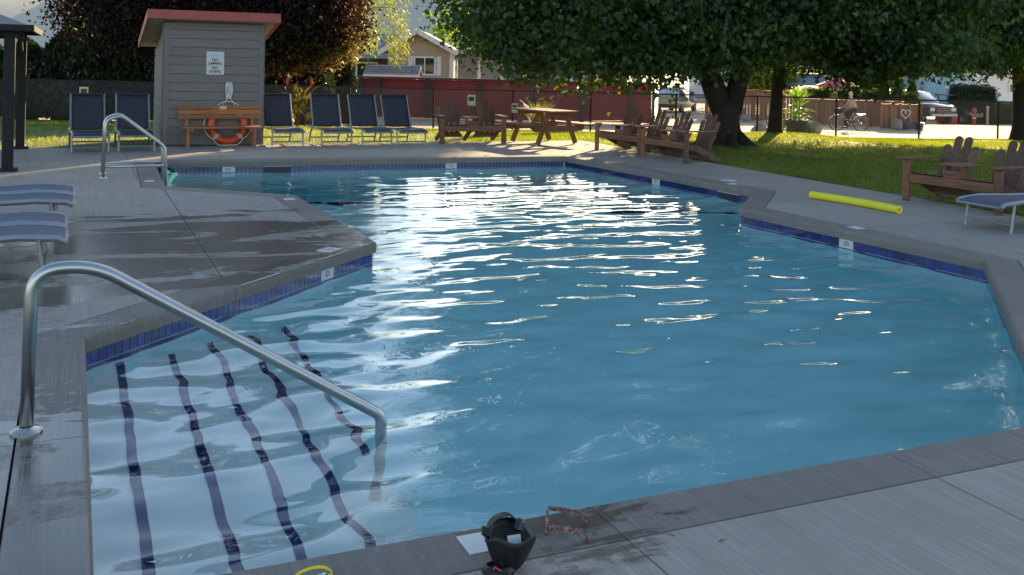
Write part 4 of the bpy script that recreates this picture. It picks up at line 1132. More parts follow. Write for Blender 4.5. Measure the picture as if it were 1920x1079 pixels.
for s in (-1, 1):
    for (y0, y1) in ((-1.9, -1.0), (-0.93, -0.05), (0.02, 0.8)):
        zt = 1.6 if y1 < 0.5 else 1.48
        MB().add([(s * 0.905, y0, 1.14), (s * 0.905, y1, 1.14), (s * 0.785, y1 - (0.25 if y1 > 0.5 else 0.04), zt), (s * 0.785, y0 + (0.2 if y0 < -1.5 else 0.03), 1.6)], [(0, 1, 2, 3)]).build('side_window', M['glass'], suv, fix=False)
    MB().box((s * 0.86, -2.36, 0.98), (0.16, 0.14, 0.26)).build('tail_light', M['tail'], suv, bevel=0.02)
    MB().tube([(s * 0.68, -1.6, 1.80), (s * 0.68, 0.1, 1.78)], 0.02, 6).build('roof_rail', M['black'], suv)
    MB().box((s * 1.04, 0.75, 1.12), (0.16, 0.1, 0.14)).build('mirror', M['carsilver'], suv, bevel=0.03)
    wheel(suv, s * 0.86, -1.42, 0.37); wheel(suv, s * 0.86, 1.45, 0.37)
MB().box((0, -2.40, 0.50), (1.72, 0.12, 0.22)).build('bumper', M['wallpost'], suv, bevel=0.04)
MB().box((0, -2.425, 0.84), (0.5, 0.02, 0.15)).build('number_plate', M['white'], suv)
truck = thing('parked_pickup', 'black pickup with bright hood parked nose forward behind the short board fence', 'pickup', C3(24.15, 59.6, -1.36), -YAW + R(196))
loft([(-2.9, [(0.9, 0.55), (0.99, 0.7), (0.99, 1.15), (0.95, 1.2)]), (-0.9, [(0.9, 0.5), (1.0, 0.7), (1.0, 1.15), (0.95, 1.22)]), (1.0, [(0.9, 0.48), (1.0, 0.7), (1.0, 1.16), (0.92, 1.26)]), (2.35, [(0.9, 0.48), (0.99, 0.7), (0.96, 1.08), (0.86, 1.18)]), (2.6, [(0.86, 0.5), (0.95, 0.7), (0.9, 0.98), (0.78, 1.06)])], M['carblack'], 'body', truck)
loft([(-1.1, [(0.92, 1.2), (0.76, 1.80), (0.68, 1.88)]), (0.1, [(0.92, 1.22), (0.77, 1.84), (0.68, 1.92)]), (0.55, [(0.9, 1.22), (0.74, 1.76), (0.66, 1.84)]), (1.3, [(0.86, 1.22), (0.78, 1.27), (0.7, 1.28)])], M['carblack'], 'cabin', truck)
MB().add([(-0.80, 1.25, 1.29), (0.80, 1.25, 1.29), (0.68, 0.62, 1.74), (-0.68, 0.62, 1.74)], [(0, 1, 2, 3)]).build('windshield', M['glass'], truck, fix=False)
MB().box((0, 2.63, 0.86), (1.05, 0.06, 0.34)).build('grille', M['black'], truck, bevel=0.02)
for k in range(3): MB().box((0, 2.67, 0.76 + 0.1 * k), (1.0, 0.03, 0.02)).build('grille_bar', M['rim'], truck)
MB().box((0, 2.68, 0.58), (1.8, 0.16, 0.16)).build('bumper', M['rim'], truck, bevel=0.03)
for s in (-1, 1):
    MB().box((s * 0.72, 2.58, 0.90), (0.32, 0.12, 0.2)).build('headlight', M['lamp'], truck, bevel=0.02)
    MB().add([(s * 0.93, -0.9, 1.28), (s * 0.93, 0.95, 1.28), (s * 0.80, 0.45, 1.72), (s * 0.80, -0.8, 1.74)], [(0, 1, 2, 3)]).build('side_window', M['glass'], truck, fix=False)
    MB().box((s * 1.08, 0.95, 1.30), (0.2, 0.12, 0.24)).build('mirror', M['carblack'], truck, bevel=0.03)
    wheel(truck, s * 0.88, 1.75, 0.41, 0.28); wheel(truck, s * 0.88, -1.9, 0.41, 0.28)
# small utility buggy with a windscreen
bug = thing('utility_buggy', 'dark utility buggy with bright windscreen parked right of the pickup', 'buggy', C3(27.75, 61.5, -1.45), -YAW + R(200))
loft([(-1.2, [(0.62, 0.35), (0.68, 0.55), (0.62, 0.8)]), (0.3, [(0.62, 0.32), (0.68, 0.5), (0.64, 0.72)]), (1.2, [(0.6, 0.4), (0.64, 0.6), (0.5, 0.82)]), (1.5, [(0.4, 0.45), (0.45, 0.55), (0.35, 0.68)])], M['carblack'], 'body', bug)
MB().box((0, 0.55, 1.25), (1.15, 0.03, 0.75), Matrix.Rotation(R(18), 3, 'X')).build('windscreen', M['lamp'], bug)
MB().box((0, -0.3, 1.72), (1.35, 1.8, 0.07)).build('roof', M['greyroof'], bug, bevel=0.02)
for s in (-1, 1):
    MB().tube([(s * 0.6, 0.75, 0.85), (s * 0.6, 0.45, 1.7)], 0.03, 6).build('roof_post', M['black'], bug); MB().tube([(s * 0.6, -1.05, 0.75), (s * 0.6, -1.1, 1.7)], 0.03, 6).build('roof_post', M['black'], bug)
    MB().box((s * 0.4, 1.38, 0.66), (0.16, 0.08, 0.1)).build('headlight', M['lamp'], bug)
    wheel(bug, s * 0.62, 1.0, 0.28, 0.24); wheel(bug, s * 0.62, -0.9, 0.28, 0.24)
MB().box((0, -0.3, 0.78), (1.1, 0.5, 0.14)).build('seat', M['darkcloth'], bug, bevel=0.03)
# red and white round cover
th = thing('round_cover', 'red and white domed cover standing between pickup and buggy', 'cover', C3(25.75, 58.6, -1.4))
MB().lathe([(0.42, 0), (0.55, 0.12), (0.57, 0.4), (0.5, 0.55)], 24).build('base', M['hydrant'], th, smooth=True)
MB().lathe([(0.51, 0.53), (0.48, 0.7), (0.36, 0.9), (0.15, 1.0), (0.0, 1.02)], 24).build('dome', M['rvwhite'], th, smooth=True)
# hydrant and marker post
th = thing('hydrant', 'slim red hydrant in front of the block hedge', 'hydrant', C3(27.35, 58.6, -1.42))
MB().lathe([(0.16, 0), (0.16, 0.06), (0.11, 0.08), (0.11, 0.75), (0.15, 0.78), (0.15, 0.86), (0.10, 0.98), (0.03, 1.06), (0, 1.06)], 16).build('barrel', M['hydrant'], th, smooth='auto')
for s in (-1, 1): MB().lathe([(0.0, 0), (0.06, 0), (0.06, 0.12), (0, 0.12)], 10, (0, 0, 0.62), Matrix.Rotation(s * R(90), 3, 'Y')).build('outlet', M['whitepaint'], th)
MB().lathe([(0.112, 0.4), (0.115, 0.42), (0.112, 0.5)], 16).build('band', M['whitepaint'], th)
th = thing('marker_post', 'pale timber marker post right of the red hydrant', 'post', C3(28.05, 58.4, -1.42), -YAW)
MB().box((0, 0, 0.55), (0.12, 0.12, 1.1)).build('shaft', M['cream'], th, bevel=0.01); MB().box((0, 0, 1.14), (0.16, 0.16, 0.06), taper=0.4).build('cap', M['whitepaint'], th)

# ------------------------------------------------------------------ rocks, pots, plants by the road
def rock(label, xc, yc, z, sx, sy, sz, seed):
    bm = bmesh.new(); bmesh.ops.create_icosphere(bm, subdivisions=3, radius=1); rr = random.Random(seed)
    f = [Vector((rr.uniform(-1, 1), rr.uniform(-1, 1), rr.uniform(-1, 1))).normalized() for _ in range(14)]; d0 = [rr.uniform(0.68, 0.92) for _ in f]
    for v in bm.verts:
        k = 1
        for n_, d in zip(f, d0):
            q = v.co.dot(n_)
            if q > d: k = min(k, d / q)
        v.co = v.co * k; v.co.x *= sx; v.co.y *= sy; v.co.z = max(v.co.z, -0.6) * sz
    me = bpy.data.meshes.new('boulder'); bm.to_mesh(me); bm.free(); me.materials.append(M['stone'])
    o = link(bpy.data.objects.new('boulder', me)); o.location = C3(xc, yc, z + sz * 0.55); o.rotation_euler = (0, 0, -YAW); tag(o, label, 'boulder', 'boulders along the road')
rock('flat-topped boulder right of the big potted plant', 11.75, 38.6, -0.85, 0.46, 0.34, 0.36, 4)
rock('small boulder left of the big potted plant', 9.9, 39.5, -0.9, 0.35, 0.3, 0.3, 5)
rock('pale upright rock leaning at the short board fence', 18.0, 46.2, -1.0, 0.28, 0.24, 0.36, 6)
rock('small grey rock under the taller board fence', 12.0, 50.5, -1.0, 0.32, 0.26, 0.22, 8)
def pot(label, xc, yc, z, r_, h, mat, group=None):
    th = thing('planter', label, 'planter', C3(xc, yc, z), group=group)
    MB().lathe([(0, 0), (r_ * 0.72, 0), (r_ * 0.95, h * 0.9), (r_ * 1.05, h * 0.92), (r_ * 1.05, h), (r_ * 0.9, h), (r_ * 0.88, h * 0.9), (0, h * 0.88)], 20).build('bowl', mat, th, smooth='auto')
    return th
def big_leaf(mb, base, az, el, L, w, droop):
    d = Vector((math.cos(az), math.sin(az), 0)); P = []; n = 7
    side = Vector((-math.sin(az), math.cos(az), 0))
    for i in range(n):
        s = i / (n - 1); e = el - droop * s
        c = Vector(base) + d * (L * s * math.cos(el - droop * s * 0.5)) + Vector((0, 0, L * s * math.sin(el - droop * s * 0.5)))
        ww = w * math.sin(math.pi * min(0.98, 0.08 + s * 0.9)) ** 0.8
        P += [c - side * ww + Vector((0, 0, ww * 0.35)), c, c + side * ww + Vector((0, 0, ww * 0.35))]
    F = []
    for i in range(n - 1):
        for j in (0, 1): F.append((3 * i + j, 3 * i + j + 1, 3 * i + j + 4, 3 * i + j + 3))
    return mb.add(P, F)
th = pot('big dark planter with tall broad-leaved banana-like plant by the road', 10.95, 38, -0.84, 0.42, 0.62, M['potdark'])
rr = random.Random(11)
for k in range(46):
    s = k / 45; z = 0.6 + 0.95 * s * rr.uniform(0.7, 1.0); a = k * 2.4
    big_leaf(MB(), (0.12 * math.cos(a), 0.12 * math.sin(a), z), a, R(rr.uniform(35, 75) if s > 0.6 else rr.uniform(5, 45)), rr.uniform(0.4, 0.75), rr.uniform(0.05, 0.09), R(rr.uniform(10, 60))).build('leaf', M['bananaleaf'], th, smooth=True, fix=False)
for k in range(5): MB().tube([(0.1 * math.cos(k * 1.3), 0.1 * math.sin(k * 1.3), 0.5), (0.13 * math.cos(k * 1.3), 0.13 * math.sin(k * 1.3), 1.5)], [0.025, 0.012], 6).build('stem', M['bananaleaf'], th)
pp = np.stack([r1.normal(0, 0.3, 900), r1.normal(0, 0.3, 900), 0.58 - np.abs(r1.normal(0, 0.18, 900))], 1)
pp = pp / np.maximum(1, 0.0 + np.linalg.norm(pp[:, :2], axis=1) / 0.5)[:, None] * np.array([1, 1, 1])
fastmesh('trailing_foliage', leaf_array(pp, OVAL_LEAF, 0.12, r1, 0.4, 1.0), 4, M['hedge_green'], th)
pot('left dark blue pot below the heart wreath', 18.42, 46.4, -1.02, 0.2, 0.32, M['potblue'], 'blue pots at the short board fence')
pot('right dark blue pot at the end of the short board fence', 19.1, 46.4, -1.02, 0.22, 0.34, M['potblue'], 'blue pots at the short board fence')
# canna behind the fence near the shed
th = thing('canna_plant', 'red-tipped canna growing between the shed and the middle loungers', 'plant', C3(-6.65, 31.0, -0.42))
rr = random.Random(5)
for k in range(30):
    a = k * 2.4; s = k / 29; x, y = 0.25 * math.cos(a * 1.7), 0.25 * math.sin(a * 1.7)
    big_leaf(MB(), (x, y, 0.15 + 0.85 * s), a, R(rr.uniform(25, 70)), rr.uniform(0.40, 0.68), rr.uniform(0.07, 0.11), R(rr.uniform(0, 50))).build('leaf', M['canna'], th, smooth=True, fix=False)
for k in range(5):
    x, y = 0.22 * math.cos(k * 1.5), 0.22 * math.sin(k * 1.5)
    MB().tube([(x, y, 0), (x * 1.1, y * 1.1, 1.35 + 0.1 * (k % 3))], [0.02, 0.01], 6).build('stem', M['canna'], th)
for k in range(2): MB().lathe([(0.0, 0), (0.05, 0.05), (0.04, 0.2), (0.0, 0.3)], 8, (-0.35 + 0.75 * k, 0, 1.28)).build('flower', M['hydrant'], th, smooth=True)
th = thing('grass_tuft', 'yellow-green ornamental grass tuft behind the picnic table', 'plant', C3(0.95, 33.2, -0.5))
mb = MB(); rr = random.Random(6)
for k in range(150):
    a = rr.uniform(0, 6.28); L = rr.uniform(0.6, 1.05); l_ = rr.uniform(0.1, 0.55)
    p0 = Vector((0.15 * math.cos(a), 0.15 * math.sin(a), 0)); p1 = p0 + Vector((math.cos(a) * l_ * 0.5, math.sin(a) * l_ * 0.5, L * 0.7)); p2 = p0 + Vector((math.cos(a) * l_ * 1.25, math.sin(a) * l_ * 1.25, L * 0.98))
    sdv = Vector((-math.sin(a), math.cos(a), 0)) * 0.012
    mb.add([p0 - sdv, p0 + sdv, p1 + sdv, p1 - sdv, p2], [(0, 1, 2, 3), (3, 2, 4)])
o = mb.build('blades', M['grass'], th, fix=False); o['kind'] = 'stuff'
MB().lathe([(0.0, 0), (0.2, 0), (0.12, 0.12), (0, 0.14)], 10).build('root_clump', M['hedgecore'], th)

# ------------------------------------------------------------------ cyclist
bike = thing('bicycle', 'step-through bicycle with fenders and basket ridden along the road', 'bicycle', C3(15.0, 44.0, -1.0), -YAW + R(180))
# local: +x is forward (towards the left of the picture), z up
def bwheel(x):
    My = Matrix.Rotation(R(90), 3, 'X')
    w = MB().torus((x, 0, 0.345), 0.325, 0.022, My, 36, 8).build('wheel', M['tyre'], bike, smooth=True)
    MB().torus((x, 0, 0.345), 0.298, 0.010, My, 36, 6).build('rim', M['rim'], w, smooth=True)
    mb = MB()
    for k in range(14):
        a = k * 2 * math.pi / 14; mb.tube([(x, 0.02 * (-1) ** k, 0.345), (x + 0.295 * math.cos(a), 0, 0.345 + 0.295 * math.sin(a))], 0.003, 3)
    mb.build('spokes', M['rim'], w); MB().lathe([(0.03, -0.05), (0.03, 0.05)], 10, (x, 0, 0.345), My).build('hub', M['rim'], w)
    mb = MB(); n = 14
    for k in range(n):
        a0, a1 = R(20 + 140 * k / n), R(20 + 140 * (k + 1) / n)
        mb.beam((x + 0.37 * math.cos(a0), 0, 0.345 + 0.37 * math.sin(a0)), (x + 0.37 * math.cos(a1), 0, 0.345 + 0.37 * math.sin(a1)), 0.05, 0.008)
    mb.build('fender', M['rim'], bike)
bwheel(0.54); bwheel(-0.54)
fr = MB()
for a, b in (((0.36, 0, 0.86), (0.02, 0, 0.32)), ((0.38, 0, 0.76), (-0.10, 0, 0.50)), ((0.02, 0, 0.30), (-0.20, 0, 0.85)), ((0.02, 0, 0.30), (-0.54, 0, 0.345)), ((-0.16, 0, 0.72), (-0.54, 0, 0.345)), ((0.35, 0, 0.92), (0.42, 0, 0.68)), ((0.42, 0, 0.7), (0.54, 0, 0.345))): fr.tube([a, b], 0.02, 8)
fr.build('frame', M['rim'], bike, smooth='auto')
MB().tube([(0.34, 0, 0.92), (0.32, 0, 1.04), (0.33, 0.12, 1.06), (0.18, 0.29, 1.03)], 0.013, 6).build('handlebar', M['black'], bike); MB().tube([(0.33, 0, 1.05), (0.33, -0.12, 1.06), (0.18, -0.29, 1.03)], 0.013, 6).build('handlebar', M['black'], bike)
MB().box((-0.22, 0, 0.88), (0.26, 0.2, 0.07), taper=0.7).build('saddle', M['black'], bike, bevel=0.02)
MB().box((-0.54, 0, 0.76), (0.36, 0.14, 0.02)).build('rear_rack', M['rim'], bike)
MB().box((0.50, 0, 0.90), (0.26, 0.32, 0.24), taper=1.12).build('basket', M['black'], bike, bevel=0.02)
MB().box((0.62, 0, 0.72), (0.10, 0.08, 0.08)).build('headlamp', M['lamp'], bike, bevel=0.01)
mb = MB().lathe([(0.09, -0.01), (0.09, 0.01), (0, 0.01)], 14, (0.02, -0.05, 0.30), Matrix.Rotation(R(90), 3, 'X')); mb.beam((0.02, -0.08, 0.30), (0.05, -0.08, 0.14), 0.02, 0.02); mb.box((0.05, -0.13, 0.13), (0.09, 0.08, 0.02)); mb.beam((0.02, 0.08, 0.30), (-0.01, 0.08, 0.46), 0.02, 0.02); mb.box((-0.01, 0.13, 0.47), (0.09, 0.08, 0.02))
mb.build('crank', M['black'], bike)
person = thing('person', 'person in a pale top and dark trousers riding the bicycle', 'person', C3(15.0, 44.0, -1.0), -YAW + R(180))
def skin_body(name, joints, bones, mat, parent, root=0, sub=2):
    me = bpy.data.meshes.new(name); me.from_pydata([j[:3] for j in joints], bones, []); me.materials.append(mat)
    o = link(bpy.data.objects.new(name, me), parent)
    sk = o.modifiers.new('skin', 'SKIN'); sk.use_smooth_shade = True
    lay = me.skin_vertices[0].data if me.skin_vertices else None
    if lay is None:
        bm = bmesh.new(); bm.from_mesh(me); bm.verts.layers.skin.verify(); bm.to_mesh(me); bm.free(); lay = me.skin_vertices[0].data
    for i, j in enumerate(joints):
        r_ = j[3]; lay[i].radius = (r_, r_); lay[i].use_root = (i == root)
    ss = o.modifiers.new('sub', 'SUBSURF'); ss.levels = sub; ss.render_levels = sub
    return o
J = [(-0.22, 0, 0.97, 0.135), (-0.20, 0, 1.10, 0.13), (-0.14, 0, 1.27, 0.14), (-0.09, 0, 1.40, 0.11), (-0.06, 0, 1.48, 0.05), (-0.03, 0, 1.56, 0.07), (-0.02, 0, 1.64, 0.085),
     (-0.10, 0.17, 1.40, 0.06), (0.02, 0.24, 1.20, 0.042), (0.17, 0.27, 1.06, 0.03), (0.20, 0.28, 1.04, 0.028),
     (-0.10, -0.17, 1.40, 0.06), (0.02, -0.24, 1.20, 0.042), (0.17, -0.27, 1.06, 0.03), (0.20, -0.28, 1.04, 0.028),
     (-0.16, 0.10, 0.93, 0.10), (0.20, 0.13, 0.84, 0.075), (0.02, 0.13, 0.52, 0.045), (0.10, 0.13, 0.49, 0.035),
     (-0.16, -0.10, 0.93, 0.10), (0.16, -0.13, 0.62, 0.075), (0.02, -0.13, 0.21, 0.045), (0.12, -0.13, 0.16, 0.035)]
bones = [(0, 1), (1, 2), (2, 3), (3, 4), (4, 5), (5, 6), (3, 7), (7, 8), (8, 9), (9, 10), (3, 11), (11, 12), (12, 13), (13, 14), (0, 15), (15, 16), (16, 17), (17, 18), (0, 19), (19, 20), (20, 21), (21, 22)]
body = skin_body('body', J, bones, M['skin'], person)
top = [(j[0], j[1], j[2], j[3] + 0.014) for j in J]
skin_body('shirt', [top[i] for i in (0, 1, 2, 3, 7, 8, 11, 12)], [(0, 1), (1, 2), (2, 3), (3, 4), (4, 5), (3, 6), (6, 7)], M['skin'] if False else simple('peach_shirt', (0.50, 0.36, 0.30), 0.8), person)
skin_body('trousers', [(J[i][0], J[i][1], J[i][2], J[i][3] + 0.016) for i in (0, 15, 16, 17, 19, 20, 21)] + [(-0.21, 0, 1.08, 0.15)], [(0, 1), (1, 2), (2, 3), (0, 4), (4, 5), (5, 6), (0, 7)], M['darkcloth'], person)
bm = bmesh.new(); bmesh.ops.create_icosphere(bm, subdivisions=3, radius=0.108)
for v in bm.verts:
    if v.co.x > 0.03 and v.co.z < 0.03: v.co.x = 0.03
    if v.co.z < -0.03 and v.co.x < 0: v.co.z *= 1.5
me = bpy.data.meshes.new('hair'); bm.to_mesh(me); bm.free(); me.materials.append(M['hair']); o = link(bpy.data.objects.new('hair', me), person); o.location = (-0.035, 0, 1.655)
MB().lathe([(0.0, -0.01), (0.02, 0), (0, 0.035)], 8, (0.065, 0, 1.60), Matrix.Rotation(R(90), 3, 'Y')).build('nose', M['skin'], person, smooth=True)
for s in (-1, 1):
    MB().box((0.12 if s < 0 else 0.10, s * 0.13, 0.155 if s < 0 else 0.49), (0.24, 0.09, 0.07), taper=0.75).build('shoe', M['rubber'], person, bevel=0.015)
    for k in range(4): MB().tube([(0.19, s * (0.262 + 0.014 * k), 1.06), (0.235, s * (0.262 + 0.014 * k), 1.055), (0.235, s * (0.262 + 0.014 * k), 1.02), (0.20, s * (0.262 + 0.014 * k), 1.01)], 0.009, 5).build('finger', M['skin'], person)
    MB().tube([(0.18, s * 0.25, 1.05), (0.20, s * 0.235, 1.02), (0.22, s * 0.24, 1.015)], 0.010, 5).build('thumb', M['skin'], person)

# ------------------------------------------------------------------ shed
SX0, SX1, SY0, SY1 = 1.58, 3.46, 20.2, 22.3
shed = thing('pump_shed', 'small grey lap-sided shed with red-edged sloping roof beside the pool', 'shed', (2.5, 21.2, 0))
L = lambda o: Tloc(o)
roof_z = lambda y: 2.47 - (y - 19.88) * 0.20
P_H = 0.172
k = 0; z = 0.02
while z < 2.40:
    zt = min(z + P_H, 2.40)
    mb = MB().add([(SX0 + 0.09, SY0 - 0.028, z), (SX1 - 0.09, SY0 - 0.028, z), (SX1 - 0.09, SY0 - 0.028, zt - 0.012), (SX0 + 0.09, SY0 - 0.028, zt - 0.012), (SX0 + 0.09, SY0 + 0.005, z), (SX1 - 0.09, SY0 + 0.005, z)], [(0, 1, 2, 3), (1, 0, 4, 5)])
    L(mb.build('siding_board', M['shed'], shed, fix=False))
    ya, yb = SY0 + 0.09, SY1
    za = min(zt, roof_z(ya) - 0.1); zb = min(zt, roof_z(yb) - 0.1)
    if min(za, zb) > z + 0.02:
        for X_, s in ((SX0, -1), (SX1, 1)):
            mb = MB().add([(X_ + s * 0.022, ya, z), (X_ + s * 0.022, yb, z), (X_ + s * 0.022, yb, zb - 0.012), (X_ + s * 0.022, ya, za - 0.012), (X_ - s * 0.005, ya, z), (X_ - s * 0.005, yb, z)], [(0, 1, 2, 3), (1, 0, 4, 5)])
            L(mb.build('siding_board', M['shed'], shed, fix=False))
    z = zt
mb = MB().add([(SX0, SY0, 0), (SX1, SY0, 0), (SX1, SY1, 0), (SX0, SY1, 0), (SX0, SY0, roof_z(SY0) - 0.06), (SX1, SY0, roof_z(SY0) - 0.06), (SX1, SY1, roof_z(SY1) - 0.06), (SX0, SY1, roof_z(SY1) - 0.06)], [(0, 1, 5, 4), (1, 2, 6, 5), (2, 3, 7, 6), (3, 0, 4, 7), (4, 5, 6, 7)])
L(mb.build('wall', M['trim'], shed))
for X_ in (SX0 + 0.042, SX1 - 0.042): L(MB().box((X_, SY0 - 0.018, 1.19), (0.095, 0.042, 2.38)).build('corner_board', M['trim'], shed))
for X_, s in ((SX0, -1), (SX1, 1)): L(MB().box((X_ + s * 0.016, SY0 + 0.045, 1.19), (0.035, 0.09, 2.36)).build('corner_board', M['trim'], shed))
ya, yb, xa, xb = 19.84, 22.62, 1.27, 3.70
rf = L(MB().add([(x, y, roof_z(y) + dz) for dz in (0.0, 0.10) for x, y in ((xa, ya), (xb, ya), (xb, yb), (xa, yb))], [(0, 3, 2, 1), (4, 5, 6, 7), (0, 1, 5, 4), (1, 2, 6, 5), (2, 3, 7, 6), (3, 0, 4, 7)]).build('roof', M['soffit'], shed))
for a, b in (((xa - 0.02, ya - 0.016), (xb + 0.02, ya - 0.016)),):
    MB().beam((a[0], a[1], roof_z(ya) + 0.045), (b[0], b[1], roof_z(ya) + 0.045), 0.028, 0.17).build('fascia', M['redtrim'], rf).matrix_parent_inverse = Matrix.Identity(4)
for x in (xa - 0.016, xb + 0.016):
    MB().beam((x, ya, roof_z(ya) + 0.045), (x, yb, roof_z(yb) + 0.045), 0.028, 0.17).build('fascia', M['redtrim'], rf)
MB().add([(xa - 0.03, ya - 0.03, roof_z(ya) + 0.135), (xb + 0.03, ya - 0.03, roof_z(ya) + 0.135), (xb + 0.03, yb, roof_z(yb) + 0.135), (xa - 0.03, yb, roof_z(yb) + 0.135)], [(0, 1, 2, 3)]).build('roofing', M['roofing'], rf, fix=False)

# lettering helper: built-in font turned into flat mesh
def lettering(text, size, mat, parent, loc, name='lettering', rot=(R(90), 0, 0), align='CENTER', bold=0.0):
    cu = bpy.data.curves.new('txt', 'FONT'); cu.body = text; cu.size = size; cu.align_x = align; cu.align_y = 'CENTER'; cu.extrude = 0.0006; cu.offset = bold
    tmp = bpy.data.objects.new('txt', cu); col.objects.link(tmp)
    bpy.context.view_layer.update()
    me = bpy.data.meshes.new_from_object(tmp.evaluated_get(bpy.context.evaluated_depsgraph_get()))
    bpy.data.objects.remove(tmp); me.name = name; me.materials.clear(); me.materials.append(mat)
    o = link(bpy.data.objects.new(name, me), parent); o.location = loc; o.rotation_euler = rot
    return o
sg = thing('warning_sign', 'white sign reading no jumping no diving on the shed wall', 'sign', (2.53, SY0 - 0.036, 1.385))
MB().box((0, 0, 0.225), (0.335, 0.006, 0.45)).build('panel', M['white'], sg, bevel=0.001)
lettering('NO', 0.078, M['ink'], sg, (0, -0.0045, 0.285), bold=0.002); lettering('JUMPING', 0.064, M['ink'], sg, (0, -0.0045, 0.215), bold=0.002)
lettering('NO', 0.078, M['ink'], sg, (0, -0.0045, 0.125), bold=0.002); lettering('DIVING', 0.066, M['ink'], sg, (0, -0.0045, 0.055), bold=0.002)
MB().box((0, -0.0042, 0.167), (0.27, 0.001, 0.004)).build('rule', M['ink'], sg)
mb = MB(); mb.box((0, -0.0042, 0.405), (0.09, 0.001, 0.022)); mb.box((0, -0.0042, 0.375), (0.22, 0.001, 0.018)); mb.box((0, -0.0042, 0.352), (0.18, 0.001, 0.006)); mb.build('header_print', M['blueink'], sg)

# bench
bench = thing('wooden_bench', 'cedar bench with slatted back against the shed wall', 'bench', (2.62, 19.86, 0))
for k, z in enumerate((0.565, 0.655, 0.745)): MB().box((0, 0.15 + 0.018 * k, z), (1.56, 0.035, 0.082)).build('back_slat', M['cedar'], bench, bevel=0.004)
for k in range(3): MB().box((0, -0.16 + 0.115 * k, 0.375), (1.50, 0.105, 0.035)).build('seat_slat', M['cedar'], bench, bevel=0.004)
for s in (-1, 1):
    MB().box((s * 0.62, -0.15, 0.18), (0.06, 0.085, 0.36)).build('leg', M['cedar'], bench, bevel=0.004); MB().beam((s * 0.62, 0.10, 0), (s * 0.62, 0.225, 0.74), 0.06, 0.085, (0, 1, 0)).build('leg', M['cedar'], bench, bevel=0.004)
    MB().box((s * 0.55, -0.03, 0.33), (0.05, 0.34, 0.05)).build('bearer', M['cedar'], bench)
MB().box((0.06, 0.165, 0.742), (0.13, 0.004, 0.065)).build('plaque', simple('brass_plaque', (0.45, 0.36, 0.16), 0.4, metal=0.6), bench)
# life ring behind the bench
MR = Matrix.Rotation(R(84), 3, 'X')
ring = thing('life_ring', 'orange life ring with white rope leaning behind the bench', 'life ring', (2.78, SY0 - 0.13, 0.0))
rc = (0, 0, 0.405)
MB().torus(rc, 0.315, 0.075, MR, 48, 14).build('ring', M['orange'], ring, smooth=True)
for a in (45, 135, 225, 315):
    mb = MB(); pr = Vector((math.cos(R(a)), math.sin(R(a)), 0)); tg = Vector((-pr.y, pr.x, 0)); P = []; n = 16
    for s in (-0.032, 0.032):
        for k in range(n):
            b = 2 * math.pi * k / n; P.append(MR @ (pr * (0.315 + 0.078 * math.cos(b)) + tg * s + Vector((0, 0, 0.078 * math.sin(b)))) + Vector(rc))
    mb.add(P, [(k, (k + 1) % n, n + (k + 1) % n, n + k) for k in range(n)]).build('tape', M['silver'], ring, smooth=True)
for a in (0, 90, 180, 270):
    pp = []
    for q in range(13):
        b = R(a - 45 + 90 * q / 12); rr_ = 0.40 + 0.055 * math.sin(math.pi * q / 12); p = MR @ Vector((rr_ * math.cos(b), rr_ * math.sin(b), 0.03)) + Vector(rc); p.z = max(p.z, 0.012); pp.append(p)
    MB().tube(pp, 0.008, 6).build('grab_rope', M['rope'], ring, smooth=True)
# coiled throw rope on a hook
rp = thing('throw_rope', 'coiled white rope hanging on the shed wall above the bench', 'rope', (2.80, SY0 - 0.045, 0.80))
for k in range(7):
    w = 0.035 + 0.012 * (k % 3); dx = (k - 3) * 0.012; lo = 0.10 + 0.02 * (k % 4); hi = 0.44 - 0.015 * (k % 3)
    pp = [(dx + w * math.sin(t_) * (0.7 + 0.3 * math.cos(t_)), -0.01 - 0.012 * (k % 3), (lo + hi) / 2 + (hi - lo) / 2 * math.cos(t_)) for t_ in np.linspace(0, 2 * math.pi, 18)]
    MB().tube(pp, 0.008, 6).build('loop', M['rope'], rp, smooth=True)
for s in (-1, 1): MB().tube([(0.01 * s, -0.02, 0.16), (0.03 * s, -0.02, 0.11), (0.10 * s, -0.02, 0.02), (0.12 * s, -0.02, -0.04)], 0.008, 6).build('tail', M['rope'], rp, smooth=True)
MB().tube([(0, 0.02, 0.43), (0, -0.05, 0.42), (0, -0.06, 0.45)], 0.008, 6).build('hook', M['steel'], rp)

# ------------------------------------------------------------------ gazebo at the left border
gz = thing('gazebo', 'dark metal gazebo with hipped roof at the left border', 'gazebo', (-2.6, 18.1, 0))
for x in (-0.87, -4.4):
    for y in (16.28, 20.01):
        p = L(MB().box((x, y, 1.06), (0.15, 0.15, 2.12)).build('post', M['black'], gz, bevel=0.008)); L(MB().box((x, y, 0.02), (0.28, 0.28, 0.04)).build('base_plate', M['black'], gz, bevel=0.008))
for a, b in (((-0.87, 16.28), (-0.87, 20.01)), ((-4.4, 16.28), (-4.4, 20.01)), ((-0.87, 16.28), (-4.4, 16.28)), ((-0.87, 20.01), (-4.4, 20.01))):
    L(MB().beam((a[0], a[1], 2.05), (b[0], b[1], 2.05), 0.10, 0.14).build('beam', M['black'], gz))
mb = MB(); e = 0.3
mb.add([(-0.87 + e, 16.28 - e, 2.12), (-4.4 - e, 16.28 - e, 2.12), (-4.4 - e, 20.01 + e, 2.12), (-0.87 + e, 20.01 + e, 2.12), (-2.63, 18.1, 2.95), (-2.63, 18.2, 2.95)], [(0, 1, 4), (1, 2, 5, 4), (2, 3, 5), (3, 0, 4, 5)])
L(mb.build('roof', M['greyroof'], gz)); 
